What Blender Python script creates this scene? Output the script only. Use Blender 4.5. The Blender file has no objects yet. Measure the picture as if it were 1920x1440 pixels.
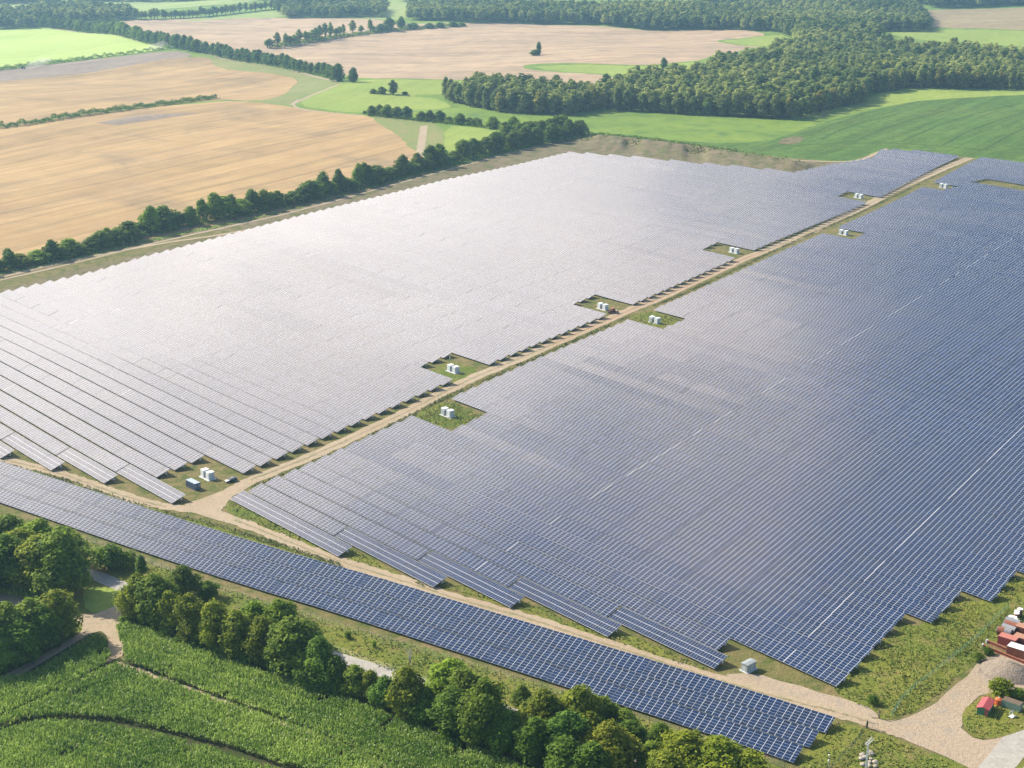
import bpy, bmesh, math, random
import numpy as np
from mathutils import Vector, Matrix

random.seed(7)
RNG = np.random.default_rng(11)
scene = bpy.context.scene
COL = scene.collection
PI = math.pi

# ------------------------------------------------------------------ camera
FPX, PITCH, ROLL, CAMH = 2789.0, math.radians(18.0), math.radians(0.31), 205.0
_f = np.array([0, math.cos(PITCH), -math.sin(PITCH)])
_r0 = np.array([1.0, 0, 0])
_u0 = np.cross(_r0, _f)
RT = _r0 * math.cos(ROLL) + _u0 * math.sin(ROLL)
UP = -_r0 * math.sin(ROLL) + _u0 * math.cos(ROLL)
FW = _f
cam_d = bpy.data.cameras.new('camera')
cam_o = bpy.data.objects.new('camera', cam_d)
COL.objects.link(cam_o)
cam_d.sensor_width = 36.0
cam_d.lens = FPX / 1920 * 36.0
cam_d.clip_start, cam_d.clip_end = 1.0, 30000
m = Matrix.Identity(4)
for i in range(3):
    m[i][0], m[i][1], m[i][2] = RT[i], UP[i], -FW[i]
m[2][3] = CAMH
cam_o.matrix_world = m
scene.camera = cam_o

# solar field axes: R runs along the panel rows, N across them (away from the viewer)
AZ = math.radians(-47.87)
RV = np.array([math.cos(AZ), math.sin(AZ)])
NV = np.array([-math.sin(AZ), math.cos(AZ)])


def rn2xy(r, n):
    return (r * RV[0] + n * NV[0], r * RV[1] + n * NV[1])


def xy2rn(x, y):
    return (x * RV[0] + y * RV[1], x * NV[0] + y * NV[1])


# ------------------------------------------------------------------ terrain
GS = 60.0
GX0, GX1, GY0, GY1 = -5400, 5400, -1800, 7800


def smooth(t):
    t = np.clip(t, 0, 1)
    return t * t * (3 - 2 * t)


def terrain_fn(x, y):
    x = np.asarray(x, float); y = np.asarray(y, float)
    r, n = x * RV[0] + y * RV[1], x * NV[0] + y * NV[1]
    inside = 0.45 * np.sin(r / 41 + 1.0) * np.sin(n / 63 + .4) + 0.35 * np.sin(r / 83 - n / 57 + 2.2)
    w_in = smooth((y - 380) / 150)
    far = smooth((np.maximum(-r - 1010, n - 1330)) / 420) * (1 - smooth((np.hypot(x, y - 2500) - 3600) / 1200))
    hills = 4.6 * np.sin(x / 167 + .7) * np.sin(y / 139 + .3) + 3.2 * np.sin(x / 92 + y / 130 + 2) + 1.6 * np.sin(x / 47 - y / 66)
    return inside * w_in * (1 - far) + far * hills


NXg = int((GX1 - GX0) / GS); NYg = int((GY1 - GY0) / GS)
_gx = GX0 + GS * np.arange(NXg + 1); _gy = GY0 + GS * np.arange(NYg + 1)
GZ = terrain_fn(_gx[None, :], _gy[:, None])     # [iy, ix]


def T(x, y):
    """height of the triangulated ground (diagonal from lower left to upper right)"""
    x = np.asarray(x, float); y = np.asarray(y, float)
    fx = np.clip((x - GX0) / GS, 0, NXg - 1e-6); fy = np.clip((y - GY0) / GS, 0, NYg - 1e-6)
    ix = fx.astype(int); iy = fy.astype(int); u = fx - ix; v = fy - iy
    a, b, c, d = GZ[iy, ix], GZ[iy, ix + 1], GZ[iy + 1, ix + 1], GZ[iy + 1, ix]
    return np.where(u >= v, a + u * (b - a) + v * (c - b), a + v * (d - a) + u * (c - d))


def at(px, py, h=0.0):
    """point h metres above the ground seen at photograph pixel (px, py)"""
    d = FW * FPX + RT * (px - 960) - UP * (py - 720)
    z = h
    for _ in range(14):
        t = (z - CAMH) / d[2]
        x, y = d[0] * t, d[1] * t
        z2 = float(T(x, y)) + h
        z = z + (z2 - z) * .7
    return Vector((x, y, float(T(x, y)) + h))


def xy(px, py, h=0.0):
    p = at(px, py, h)
    return (p.x, p.y)


def height_px(bx, by, ty):
    """height in metres of something whose foot is at (bx,by) and whose top is at row ty"""
    b = at(bx, by)
    d = FW * FPX + RT * (bx - 960) - UP * (ty - 720)
    return CAMH + d[2] * b.y / d[1] - b.z


def mpp(p):
    """metres per photograph pixel at point p"""
    v = np.array([p.x, p.y, p.z - CAMH])
    return float(v @ FW) / FPX


# ------------------------------------------------------------------ node helpers
class NT:
    def __init__(self, name):
        self.m = bpy.data.materials.new(name)
        self.m.use_nodes = True
        self.t = self.m.node_tree
        self.t.nodes.clear()
        self.out = self.t.nodes.new('ShaderNodeOutputMaterial')

    def n(self, typ, **kw):
        nd = self.t.nodes.new(typ)
        for k, v in kw.items():
            setattr(nd, k, v)
        return nd

    def l(self, a, b):
        self.t.links.new(a, b)

    def val(self, sock, v):
        if hasattr(v, 'is_output'):
            self.l(v, sock)
        else:
            sock.default_value = v

    def math(self, op, a, b=0.0, c=0.0):
        nd = self.n('ShaderNodeMath', operation=op)
        self.val(nd.inputs[0], a); self.val(nd.inputs[1], b); self.val(nd.inputs[2], c)
        return nd.outputs[0]

    def mix(self, f, a, b, blend='MIX'):
        nd = self.n('ShaderNodeMix', data_type='RGBA', blend_type=blend)
        self.val(nd.inputs[0], f)
        for s, v in ((nd.inputs[6], a), (nd.inputs[7], b)):
            if isinstance(v, (tuple, list)):
                s.default_value = (v[0], v[1], v[2], 1)
            else:
                self.l(v, s)
        return nd.outputs[2]

    def ramp(self, f, stops, interp='LINEAR'):
        nd = self.n('ShaderNodeValToRGB')
        cr = nd.color_ramp
        cr.interpolation = interp
        while len(cr.elements) < len(stops):
            cr.elements.new(.5)
        for e, (p, c) in zip(cr.elements, stops):
            e.position = p
            e.color = (c, c, c, 1) if isinstance(c, (int, float)) else (c[0], c[1], c[2], 1)
        self.l(f, nd.inputs[0])
        return nd.outputs[0]

    def coord(self, which='Object'):
        return self.n('ShaderNodeTexCoord').outputs[which]

    def mapping(self, v, scale=(1, 1, 1), rot=0.0, loc=(0, 0, 0)):
        nd = self.n('ShaderNodeMapping')
        self.l(v, nd.inputs[0])
        nd.inputs['Scale'].default_value = scale
        nd.inputs['Rotation'].default_value = (0, 0, rot)
        nd.inputs['Location'].default_value = loc
        return nd.outputs[0]

    def noise(self, v, scale, detail=4.0, rough=.55, dist=0.0):
        nd = self.n('ShaderNodeTexNoise')
        self.l(v, nd.inputs['Vector'])
        nd.inputs['Scale'].default_value = scale
        nd.inputs['Detail'].default_value = detail
        nd.inputs['Roughness'].default_value = rough
        nd.inputs['Distortion'].default_value = dist
        return nd.outputs[0]

    def bsdf(self, col, rough=.9, spec=.2, metal=0.0, normal=None, **kw):
        b = self.n('ShaderNodeBsdfPrincipled')
        if isinstance(col, (tuple, list)):
            b.inputs['Base Color'].default_value = (col[0], col[1], col[2], 1)
        else:
            self.l(col, b.inputs['Base Color'])
        self.val(b.inputs['Roughness'], rough)
        self.val(b.inputs['Specular IOR Level'], spec)
        b.inputs['Metallic'].default_value = metal
        for k, v in kw.items():
            self.val(b.inputs[k], v)
        if normal is not None:
            self.l(normal, b.inputs['Normal'])
        return b.outputs[0]

    def bump(self, h, strength=.5, dist=.3):
        nd = self.n('ShaderNodeBump')
        nd.inputs['Strength'].default_value = strength
        nd.inputs['Distance'].default_value = dist
        self.l(h, nd.inputs['Height'])
        return nd.outputs[0]

    def done(self, shader):
        self.l(shader, self.out.inputs['Surface'])
        return self.m


def plain(name, col, rough=.6, metal=0.0, var=.12, scale=1.5, spec=.4, dirt=None):
    t = NT(name)
    c = t.coord()
    f = t.noise(c, scale, 5)
    lo = tuple(x * (1 - var * 2) for x in col); hi = tuple(min(1, x * (1 + var)) for x in col)
    k = t.ramp(f, [(.3, lo), (.7, hi)])
    if dirt:
        g = t.ramp(t.noise(c, scale * 2.7, 6, .7), [(.5, 0.0), (.68, 1.0)])
        k = t.mix(g, k, dirt)
    return t.done(t.bsdf(k, rough, spec, metal))


def ground_mat(name, a, b, c=None, big=.012, mid=.09, fine=1.3, rot=None, stretch=18, streak=.5, bump=.5, patch=(.45, .62), rows=None, lanes=None):
    """soil, stubble or grass: broad patches, streaks along the working direction, fine grain"""
    t = NT(name)
    o = t.coord()
    n1 = t.noise(o, big, 5, .6)
    col = t.mix(t.ramp(n1, [(.35, 0.0), (.65, 1.0)]), a, b)
    if c is not None:
        n2 = t.noise(o, mid, 6, .65, .6)
        col = t.mix(t.ramp(n2, [(patch[0], 0.0), (patch[1], 1.0)]), col, c)
    h = t.noise(o, fine, 5, .7)
    if rot is not None:
        m_ = t.mapping(o, (1.0 / stretch, 1, 1), 0)
        mr = t.mapping(o, (1, 1, 1), -rot)
        ms = t.mapping(mr, (1.0 / stretch, 1, 1))
        s1 = t.noise(ms, .22, 5, .65)
        col = t.mix(streak, col, t.ramp(s1, [(.28, .55), (.5, 1.0), (.72, 1.25)]), 'MULTIPLY')
        s3 = t.noise(t.mapping(mr, (.25 / stretch, 1, 1)), .05, 3, .5)
        col = t.mix(streak * .8, col, t.ramp(s3, [(.35, .7), (.6, 1.15)]), 'MULTIPLY')
        if lanes:
            w = t.n('ShaderNodeSeparateXYZ'); t.l(mr, w.inputs[0])
            wob = t.math('ADD', w.outputs[1], t.math('MULTIPLY', t.noise(o, .012, 2), 14))
            fr = t.math('FRACT', t.math('DIVIDE', wob, lanes[0]))
            d_ = t.math('ABSOLUTE', t.math('SUBTRACT', fr, .5))
            ln = t.ramp(d_, [(0.0, 1.0), (lanes[1] / lanes[0], 0.0)])
            brk = t.ramp(t.noise(ms, .07, 3), [(.32, .15), (.55, 1.0)])
            col = t.mix(t.math('MULTIPLY', t.math('MULTIPLY', ln, brk), lanes[2]), col, lanes[3])
    g = t.ramp(h, [(.25, .62), (.75, 1.3)])
    col = t.mix(.6, col, g, 'MULTIPLY')
    h2 = t.noise(o, mid * 3, 4, .7)
    col = t.mix(.35, col, t.ramp(h2, [(.3, .7), (.7, 1.25)]), 'MULTIPLY')
    nrm = t.bump(t.math('ADD', h, t.math('MULTIPLY', h2, 2)), bump, .5)
    return t.done(t.bsdf(col, .95, .12, normal=nrm))


M = {}
WROT = math.atan2(xy(400, 186)[1] - xy(0, 240)[1], xy(400, 186)[0] - xy(0, 240)[0])
CROT = math.atan2(xy(650, 1300)[1] - xy(240, 1170)[1], xy(650, 1300)[0] - xy(240, 1170)[0])
KROT = math.atan2(xy(1640, 205)[1] - xy(1440, 265)[1], xy(1640, 205)[0] - xy(1440, 265)[0])
FROT = math.atan2(xy(1300, 95)[1] - xy(700, 110)[1], xy(1300, 95)[0] - xy(700, 110)[0])
M['meadow'] = ground_mat('meadow_grass', (.12, .195, .028), (.17, .235, .034), (.08, .145, .03), bump=.6, patch=(.48, .66), mid=.035)
M['meadow_bright'] = ground_mat('bright_meadow_grass', (.20, .265, .05), (.235, .285, .055), (.13, .205, .045), patch=(.55, .8), rot=WROT + .2, streak=.2)
M['lime'] = ground_mat('young_green_crop', (.31, .41, .10), (.35, .43, .115), (.26, .37, .085), rot=WROT, streak=.25, patch=(.55, .8))
M['pale_green'] = ground_mat('pale_green_pasture', (.24, .30, .09), (.30, .33, .12), (.2, .28, .07), rot=FROT, streak=.3)
M['wheat'] = ground_mat('ripe_stubble', (.37, .25, .115), (.34, .225, .11), (.23, .165, .095), rot=WROT, stretch=26, streak=.55, patch=(.5, .72), mid=.011, lanes=(27, 1.5, .85, (.19, .135, .085)))
M['wheat_far'] = ground_mat('dry_stubble', (.40, .285, .18), (.35, .25, .16), (.26, .2, .135), rot=FROT, stretch=14, streak=.55, patch=(.48, .7), mid=.02)
M['plough'] = ground_mat('turned_grey_soil', (.235, .185, .145), (.27, .21, .16), (.21, .165, .13), rot=WROT, streak=.4)
M['brown_field'] = ground_mat('brown_stubble', (.26, .2, .11), (.30, .25, .12), (.22, .165, .10), rot=.3, streak=.5, stretch=20)
M['verge_dry'] = ground_mat('dry_grass', (.2, .155, .072), (.155, .135, .05), (.085, .105, .025), big=.03, mid=.16, fine=1.8, patch=(.42, .62), bump=.7)
M['verge_green'] = ground_mat('rough_green_grass', (.10, .135, .022), (.17, .175, .03), (.20, .16, .06), big=.03, mid=.15, fine=1.6, patch=(.5, .7), bump=.8)
M['headland'] = ground_mat('headland_grass', (.15, .19, .05), (.2, .21, .07), (.25, .2, .1), patch=(.5, .7))
M['bank'] = ground_mat('bare_bank_soil', (.165, .125, .078), (.20, .155, .10), (.095, .105, .035), big=.02, mid=.12, patch=(.42, .6), bump=.7)
M['dirt'] = ground_mat('sandy_track_soil', (.36, .285, .2), (.32, .245, .165), (.27, .235, .155), big=.03, mid=.25, fine=2.2, patch=(.5, .7), bump=.35)
M['dirt_red'] = ground_mat('reddish_track_soil', (.36, .255, .175), (.33, .235, .155), (.36, .28, .18), big=.02, mid=.2, fine=2.2, patch=(.55, .75), bump=.35)
M['gravel'] = ground_mat('pale_gravel', (.35, .275, .2), (.32, .25, .175), (.28, .24, .19), big=.04, mid=.3, fine=2.6, patch=(.5, .7), bump=.4)
M['heap'] = ground_mat('heaped_gravel', (.27, .215, .165), (.25, .20, .16), (.22, .185, .15), big=.1, mid=.5, fine=3, bump=.5)
M['asphalt'] = ground_mat('worn_asphalt', (.33, .31, .275), (.37, .35, .31), (.3, .28, .25), big=.05, mid=.3, fine=3, bump=.15)
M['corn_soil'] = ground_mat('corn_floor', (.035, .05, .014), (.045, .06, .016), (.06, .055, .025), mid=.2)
M['corn_far'] = ground_mat('standing_corn_crop', (.075, .145, .026), (.105, .165, .032), (.06, .12, .024), rot=KROT, stretch=20, streak=.7, mid=.1, bump=1.0)


def foliage_mat(name, lo, hi, trans=.22, rough=.6, spec=.25):
    t = NT(name)
    a = t.n('ShaderNodeAttribute', attribute_name='tone', attribute_type='GEOMETRY')
    col = t.mix(a.outputs['Fac'], lo, hi)
    oi = t.n('ShaderNodeObjectInfo')
    col = t.mix(1.0, col, oi.outputs['Color'], 'MULTIPLY')
    b = t.bsdf(col, rough, spec)
    tr = t.n('ShaderNodeBsdfTranslucent')
    t.l(col, tr.inputs[0])
    mx = t.n('ShaderNodeMixShader')
    mx.inputs[0].default_value = trans
    t.l(b, mx.inputs[1]); t.l(tr.outputs[0], mx.inputs[2])
    return t.done(mx.outputs[0])


M['leaf'] = foliage_mat('broadleaf_foliage', (.034, .085, .010), (.27, .35, .04), .40, .65, .1)
M['leaf_wood'] = foliage_mat('forest_foliage', (.062, .12, .024), (.45, .48, .13), .5, .7, .08)
M['leaf_corn'] = foliage_mat('corn_leaves', (.12, .225, .024), (.46, .58, .12), .48, .45, .35)
M['leaf_weed'] = foliage_mat('weed_leaves', (.07, .115, .02), (.32, .27, .09), .25)
M['bark'] = plain('tree_bark', (.09, .07, .05), .9, scale=3)
M['alu'] = plain('aluminium_frame', (.72, .74, .76), .35, .3, .05, spec=.5)
M['sunlit_edge'] = plain('sunlit_edge_strip', (.5, .52, .54), .5, .2, .05)  # painted brightness of the sunlit frame edges at table joints
M['galv'] = plain('galvanised_steel', (.42, .44, .45), .45, .6, .1)
M['white'] = plain('white_coated_steel', (.66, .67, .66), .5, 0, .03, .8)
M['grey_light'] = plain('light_grey_concrete', (.5, .5, .48), .8, 0, .1)
M['hut_roof'] = plain('grey_roof_sheet', (.27, .30, .30), .6)
M['hut_wall'] = plain('grey_green_hut_paint', (.33, .36, .34), .6)
M['grey_mid'] = plain('grey_coated_steel', (.42, .45, .45), .5, 0, .06)
M['grey_dark'] = plain('dark_grey_louvre', (.13, .15, .17), .5, 0, .1)
M['blue_steel'] = plain('slate_blue_steel', (.085, .12, .19), .5, 0, .1, dirt=(.13, .12, .11))
M['blue_roof'] = plain('pale_blue_roof', (.30, .37, .42), .5, 0, .08)  # lighter blue than the container sides
M['dark_blue'] = plain('dark_blue_paint', (.012, .018, .035), .2, 0, .05, spec=.6)
M['glass'] = plain('dark_glass', (.02, .03, .035), .08, 0, .05, spec=.8)
M['rubber'] = plain('tyre_rubber', (.02, .02, .02), .9)
M['rust'] = plain('rusty_steel', (.26, .085, .045), .8, 0, .2, 1.2, dirt=(.14, .07, .05))
M['rust_red'] = plain('red_painted_steel', (.30, .065, .05), .6, 0, .1, dirt=(.3, .08, .06))
M['rust_roof'] = plain('faded_red_lid', (.40, .14, .105), .7, 0, .08)
M['brown_roof'] = plain('faded_brown_lid', (.36, .18, .115), .7, 0, .08)
M['pipe_grey'] = plain('grey_pipe_coating', (.22, .22, .23), .6, 0, .1)
M['roof_red'] = plain('red_sheet_roof', (.36, .07, .075), .6, 0, .08)
M['green_wall'] = plain('green_painted_boards', (.05, .17, .09), .7, 0, .1)
M['green_pale'] = plain('pale_green_panel', (.17, .24, .19), .7, 0, .08)
M['orange'] = plain('orange_tank_paint', (.55, .12, .03), .5, 0, .08)
M['tractor_red'] = plain('dark_red_machine_paint', (.16, .02, .02), .4, 0, .1)
M['stone'] = plain('pale_boulder', (.36, .31, .26), .9, 0, .15, 2.0)
M['wood'] = plain('weathered_timber', (.13, .09, .06), .9)
M['fence_green'] = plain('green_fence_wire', (.04, .13, .09), .6)
M['black'] = plain('black_steel', (.02, .02, .02), .6)


def panel_mat(name, mw, mh, seed):
    """glass modules in a white frame; UV is in metres along and up the table"""
    t = NT(name)
    uv = t.n('ShaderNodeUVMap', uv_map='UVMap').outputs[0]
    s = t.n('ShaderNodeSeparateXYZ'); t.l(uv, s.inputs[0])
    u = t.math('DIVIDE', s.outputs[0], mw); v = t.math('DIVIDE', s.outputs[1], mh)
    fu = t.math('FRACT', u); fv = t.math('FRACT', v)
    du = t.math('MULTIPLY', t.math('MINIMUM', fu, t.math('SUBTRACT', 1.0, fu)), mw)
    dv = t.math('MULTIPLY', t.math('MINIMUM', fv, t.math('SUBTRACT', 1.0, fv)), mh)
    if name.startswith('portrait'):
        lu = t.math('LESS_THAN', du, .022); lv = t.math('LESS_THAN', dv, .055)
    else:
        lu = t.math('LESS_THAN', du, .052); lv = t.math('LESS_THAN', dv, .024)
    line = t.math('MAXIMUM', lu, lv)
    cu = t.math('FLOOR', u); cv = t.math('FLOOR', v)
    cx = t.n('ShaderNodeCombineXYZ'); t.l(cu, cx.inputs[0]); t.l(cv, cx.inputs[1])
    oi = t.n('ShaderNodeObjectInfo')
    t.l(t.math('MULTIPLY', oi.outputs['Random'], 91.7 + seed), cx.inputs[2])
    wn = t.n('ShaderNodeTexWhiteNoise'); t.l(cx.outputs[0], wn.inputs[0])
    # deliveries of modules differ in tint in long runs
    gx = t.n('ShaderNodeCombineXYZ')
    t.l(t.math('FLOOR', t.math('DIVIDE', s.outputs[0], 12.0)), gx.inputs[0])
    t.l(t.math('MULTIPLY', oi.outputs['Random'], 37.0), gx.inputs[1])
    wg = t.n('ShaderNodeTexWhiteNoise'); t.l(gx.outputs[0], wg.inputs[0])
    cell = t.mix(wg.outputs[0], (.008, .018, .052), (.014, .022, .046))
    cell = t.mix(t.math('MULTIPLY', wn.outputs[0], .55), cell, (.010, .030, .095))
    col = t.mix(line, cell, (.50, .53, .57))
    rough = t.math('ADD', .13, t.math('MULTIPLY', line, .3))
    sh = t.bsdf(col, rough, t.math('ADD', .5, t.math('MULTIPLY', wn.outputs[0], .08)), IOR=1.5)
    return t.done(sh)


M['panel'] = panel_mat('landscape_modules', 2.0, 1.0, 0)
M['panel_portrait'] = panel_mat('portrait_modules', 1.0, 2.0, 13)

# ------------------------------------------------------------------ mesh helpers


def tag(o, label=None, cat=None, group=None, kind=None):
    if label: o['label'] = label
    if cat: o['category'] = cat
    if group: o['group'] = group
    if kind: o['kind'] = kind
    return o


def empty(name, loc, rz=0.0, label=None, cat=None, group=None):
    o = bpy.data.objects.new(name, None)
    COL.objects.link(o)
    o.location = loc
    o.rotation_euler = (0, 0, rz)
    o.empty_display_size = .5
    return tag(o, label, cat, group)


def link_mesh(name, me, parent=None):
    o = bpy.data.objects.new(name, me)
    COL.objects.link(o)
    if parent is not None:
        o.parent = parent
    return o


def np_mesh(name, V, F, mats, mi=None, uv=None, tone=None, smooth_=False):
    me = bpy.data.meshes.new(name)
    V = np.ascontiguousarray(V, dtype=np.float32); F = np.ascontiguousarray(F, dtype=np.int32)
    nf, k = F.shape
    me.vertices.add(len(V)); me.vertices.foreach_set('co', V.ravel())
    me.loops.add(nf * k); me.loops.foreach_set('vertex_index', F.ravel())
    me.polygons.add(nf)
    me.polygons.foreach_set('loop_start', np.arange(0, nf * k, k, dtype=np.int32))
    if mi is not None:
        me.polygons.foreach_set('material_index', np.asarray(mi, dtype=np.int32))
    me.polygons.foreach_set('use_smooth', np.full(nf, bool(smooth_)))
    for mm in (mats if isinstance(mats, (list, tuple)) else [mats]):
        me.materials.append(mm)
    if uv is not None:
        l = me.uv_layers.new(name='UVMap')
        l.data.foreach_set('uv', np.ascontiguousarray(uv, dtype=np.float32).ravel())
    if tone is not None:
        a = me.attributes.new('tone', 'FLOAT', 'FACE')
        a.data.foreach_set('value', np.ascontiguousarray(tone, dtype=np.float32))
    me.update(calc_edges=True)
    me.validate()
    return me


class MB:
    """collects boxes, prisms and tubes into ONE mesh (local coordinates)"""
    def __init__(self):
        self.v = []; self.f = []; self.mi = []

    def add(self, vs, fs, mi=0):
        b = len(self.v)
        self.v += [tuple(x) for x in vs]
        for q in fs:
            self.f.append([b + i for i in q]); self.mi.append(mi)
        return self

    def box(self, c, s, mi=0, rz=0.0, top=None):
        x, y, z = s[0] / 2, s[1] / 2, s[2] / 2
        tx, ty = (x, y) if top is None else (top[0] / 2, top[1] / 2)
        pts = [(-x, -y, -z), (x, -y, -z), (x, y, -z), (-x, y, -z), (-tx, -ty, z), (tx, -ty, z), (tx, ty, z), (-tx, ty, z)]
        co, si = math.cos(rz), math.sin(rz)
        pts = [(c[0] + p[0] * co - p[1] * si, c[1] + p[0] * si + p[1] * co, c[2] + p[2]) for p in pts]
        return self.add(pts, [(0, 3, 2, 1), (4, 5, 6, 7), (0, 1, 5, 4), (1, 2, 6, 5), (2, 3, 7, 6), (3, 0, 4, 7)], mi)

    def tube(self, a, b, ra, rb=None, n=8, mi=0, caps=True):
        rb = ra if rb is None else rb
        a = Vector(a); b = Vector(b); d = (b - a).normalized()
        u = d.orthogonal().normalized(); w = d.cross(u)
        vs = []
        for p, r in ((a, ra), (b, rb)):
            for i in range(n):
                t = 2 * PI * i / n
                vs.append(p + (u * math.cos(t) + w * math.sin(t)) * r)
        fs = [(i, (i + 1) % n, n + (i + 1) % n, n + i) for i in range(n)]
        if caps:
            fs += [tuple(range(n - 1, -1, -1)), tuple(range(n, 2 * n))]
        return self.add(vs, fs, mi)

    def prism(self, prof, y0, y1, mi=0, axis='y'):
        """closed profile (x,z) pushed from y0 to y1"""
        n = len(prof)
        mk = (lambda p, y: (p[0], y, p[1])) if axis == 'y' else (lambda p, y: (y, p[0], p[1]))
        vs = [mk(p, y0) for p in prof] + [mk(p, y1) for p in prof]
        fs = [(i, (i + 1) % n, n + (i + 1) % n, n + i) for i in range(n)] + [tuple(range(n - 1, -1, -1)), tuple(range(n, 2 * n))]
        return self.add(vs, fs, mi)

    def build(self, name, mats, parent=None, smooth_=False, bevel=0.0):
        me = bpy.data.meshes.new(name)
        me.from_pydata(self.v, [], self.f)
        for mm in (mats if isinstance(mats, (list, tuple)) else [mats]):
            me.materials.append(mm)
        me.polygons.foreach_set('material_index', self.mi)
        bm = bmesh.new(); bm.from_mesh(me)
        bmesh.ops.recalc_face_normals(bm, faces=bm.faces)
        if bevel:
            bmesh.ops.bevel(bm, geom=[e for e in bm.edges], offset=bevel, segments=2, affect='EDGES')
        for f in bm.faces:
            f.smooth = smooth_
        bm.to_mesh(me); bm.free()
        me.update()
        return link_mesh(name, me, parent)


def drape(bm, off):
    """cut faces along the ground's triangle edges and lay them on it"""
    xs = [v.co.x for v in bm.verts]; ys = [v.co.y for v in bm.verts]

    def cut(no, lo, hi, base, step):
        k = math.ceil((lo - base) / step)
        while base + k * step < hi:
            c = base + k * step
            p = Vector(no) * (c / Vector(no).length_squared)
            bmesh.ops.bisect_plane(bm, geom=bm.verts[:] + bm.edges[:] + bm.faces[:], plane_co=p, plane_no=no, dist=1e-4)
            k += 1
    cut((1, 0, 0), min(xs), max(xs), GX0, GS)
    cut((0, 1, 0), min(ys), max(ys), GY0, GS)
    df = [a - b for a, b in zip(xs, ys)]
    cut((1, -1, 0), min(df), max(df), GX0 - GY0, GS)
    X = np.array([v.co.x for v in bm.verts]); Y = np.array([v.co.y for v in bm.verts])
    Z = T(X, Y) + off
    for v, z in zip(bm.verts, Z):
        v.co.z = float(z)


def wobble(pts, step, amp, closed=True):
    out = []
    n = len(pts)
    for i in range(n if closed else n - 1):
        a, b = pts[i], pts[(i + 1) % n]
        L = math.hypot(b[0] - a[0], b[1] - a[1])
        k = max(1, min(90, int(L / step)))
        for j in range(k):
            t = j / k
            out.append((a[0] + (b[0] - a[0]) * t + random.uniform(-amp, amp), a[1] + (b[1] - a[1]) * t + random.uniform(-amp, amp)))
    if not closed:
        out.append(pts[-1])
    return out


def chaikin(pts, it=2, closed=False):
    for _ in range(it):
        q = []
        n = len(pts)
        for i in range(n if closed else n - 1):
            a, b = pts[i], pts[(i + 1) % n]
            q += [(a[0] * .75 + b[0] * .25, a[1] * .75 + b[1] * .25), (a[0] * .25 + b[0] * .75, a[1] * .25 + b[1] * .75)]
        if not closed:
            q = [pts[0]] + q + [pts[-1]]
        pts = q
    return pts


def sheet(name, mat, pts, off, amp=.8, step=9.0, px=True, label=None, kind='structure', smooth_it=1):
    P = [xy(*p) for p in pts] if px else list(pts)
    if smooth_it:
        P = chaikin(P, smooth_it, True)
    if amp:
        P = wobble(P, step, amp)
    bm = bmesh.new()
    f = bm.faces.new([bm.verts.new((p[0], p[1], 0)) for p in P])
    bmesh.ops.triangulate(bm, faces=[f])
    bmesh.ops.recalc_face_normals(bm, faces=bm.faces)
    if bm.faces and sum(f.normal.z * f.calc_area() for f in bm.faces) < 0:
        bmesh.ops.reverse_faces(bm, faces=bm.faces)
    drape(bm, off)
    me = bpy.data.meshes.new(name)
    bm.to_mesh(me); bm.free()
    me.materials.append(mat)
    o = link_mesh(name, me)
    tag(o, label, None, None, kind)
    return o


def ribbon(name, mat, pts, width, off, px=True, amp=.35, step=5.0, label=None, it=3):
    P = [xy(*p) for p in pts] if px else list(pts)
    P = chaikin(P, it)
    Q = wobble(P, step, 0, False)
    bm = bmesh.new()
    prev = None
    for i, p in enumerate(Q):
        a = Q[max(0, i - 1)]; b = Q[min(len(Q) - 1, i + 1)]
        dx, dy = b[0] - a[0], b[1] - a[1]
        L = math.hypot(dx, dy) or 1
        w = width(i / len(Q)) if callable(width) else width
        wl = w / 2 + random.uniform(-amp, amp); wr = w / 2 + random.uniform(-amp, amp)
        cur = (bm.verts.new((p[0] - dy / L * wl, p[1] + dx / L * wl, 0)), bm.verts.new((p[0] + dy / L * wr, p[1] - dx / L * wr, 0)))
        if prev:
            bm.faces.new((prev[1], cur[1], cur[0], prev[0]))
        prev = cur
    drape(bm, off)
    me = bpy.data.meshes.new(name)
    bm.to_mesh(me); bm.free()
    me.materials.append(mat)
    return tag(link_mesh(name, me), label, None, None, 'structure')


def in_poly(X, Y, poly):
    ins = np.zeros(len(X), bool)
    n = len(poly)
    j = n - 1
    for i in range(n):
        xi, yi = poly[i]; xj, yj = poly[j]
        c = ((yi > Y) != (yj > Y)) & (X < (xj - xi) * (Y - yi) / ((yj - yi) or 1e-9) + xi)
        ins ^= c
        j = i
    return ins


def dist_line(X, Y, line):
    d = np.full(len(X), 1e9)
    for (ax, ay), (bx, by) in zip(line[:-1], line[1:]):
        L2 = (bx - ax) ** 2 + (by - ay) ** 2 or 1e-9
        t = np.clip(((X - ax) * (bx - ax) + (Y - ay) * (by - ay)) / L2, 0, 1)
        d = np.minimum(d, np.hypot(X - ax - t * (bx - ax), Y - ay - t * (by - ay)))
    return d


def scatter_poly(poly, spacing, jitter=.5):
    xs = [p[0] for p in poly]; ys = [p[1] for p in poly]
    gx, gy = np.meshgrid(np.arange(min(xs), max(xs), spacing), np.arange(min(ys), max(ys), spacing))
    X = gx.ravel() + RNG.uniform(-jitter, jitter, gx.size) * spacing
    Y = gy.ravel() + RNG.uniform(-jitter, jitter, gx.size) * spacing
    k = in_poly(X, Y, poly)
    return X[k], Y[k]


ORD = 'first second third fourth fifth sixth seventh eighth ninth tenth eleventh twelfth thirteenth fourteenth fifteenth sixteenth seventeenth eighteenth nineteenth'.split()
TENS = {2: 'twent', 3: 'thirt', 4: 'fort', 5: 'fift', 6: 'sixt', 7: 'sevent', 8: 'eight', 9: 'ninet'}


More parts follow.
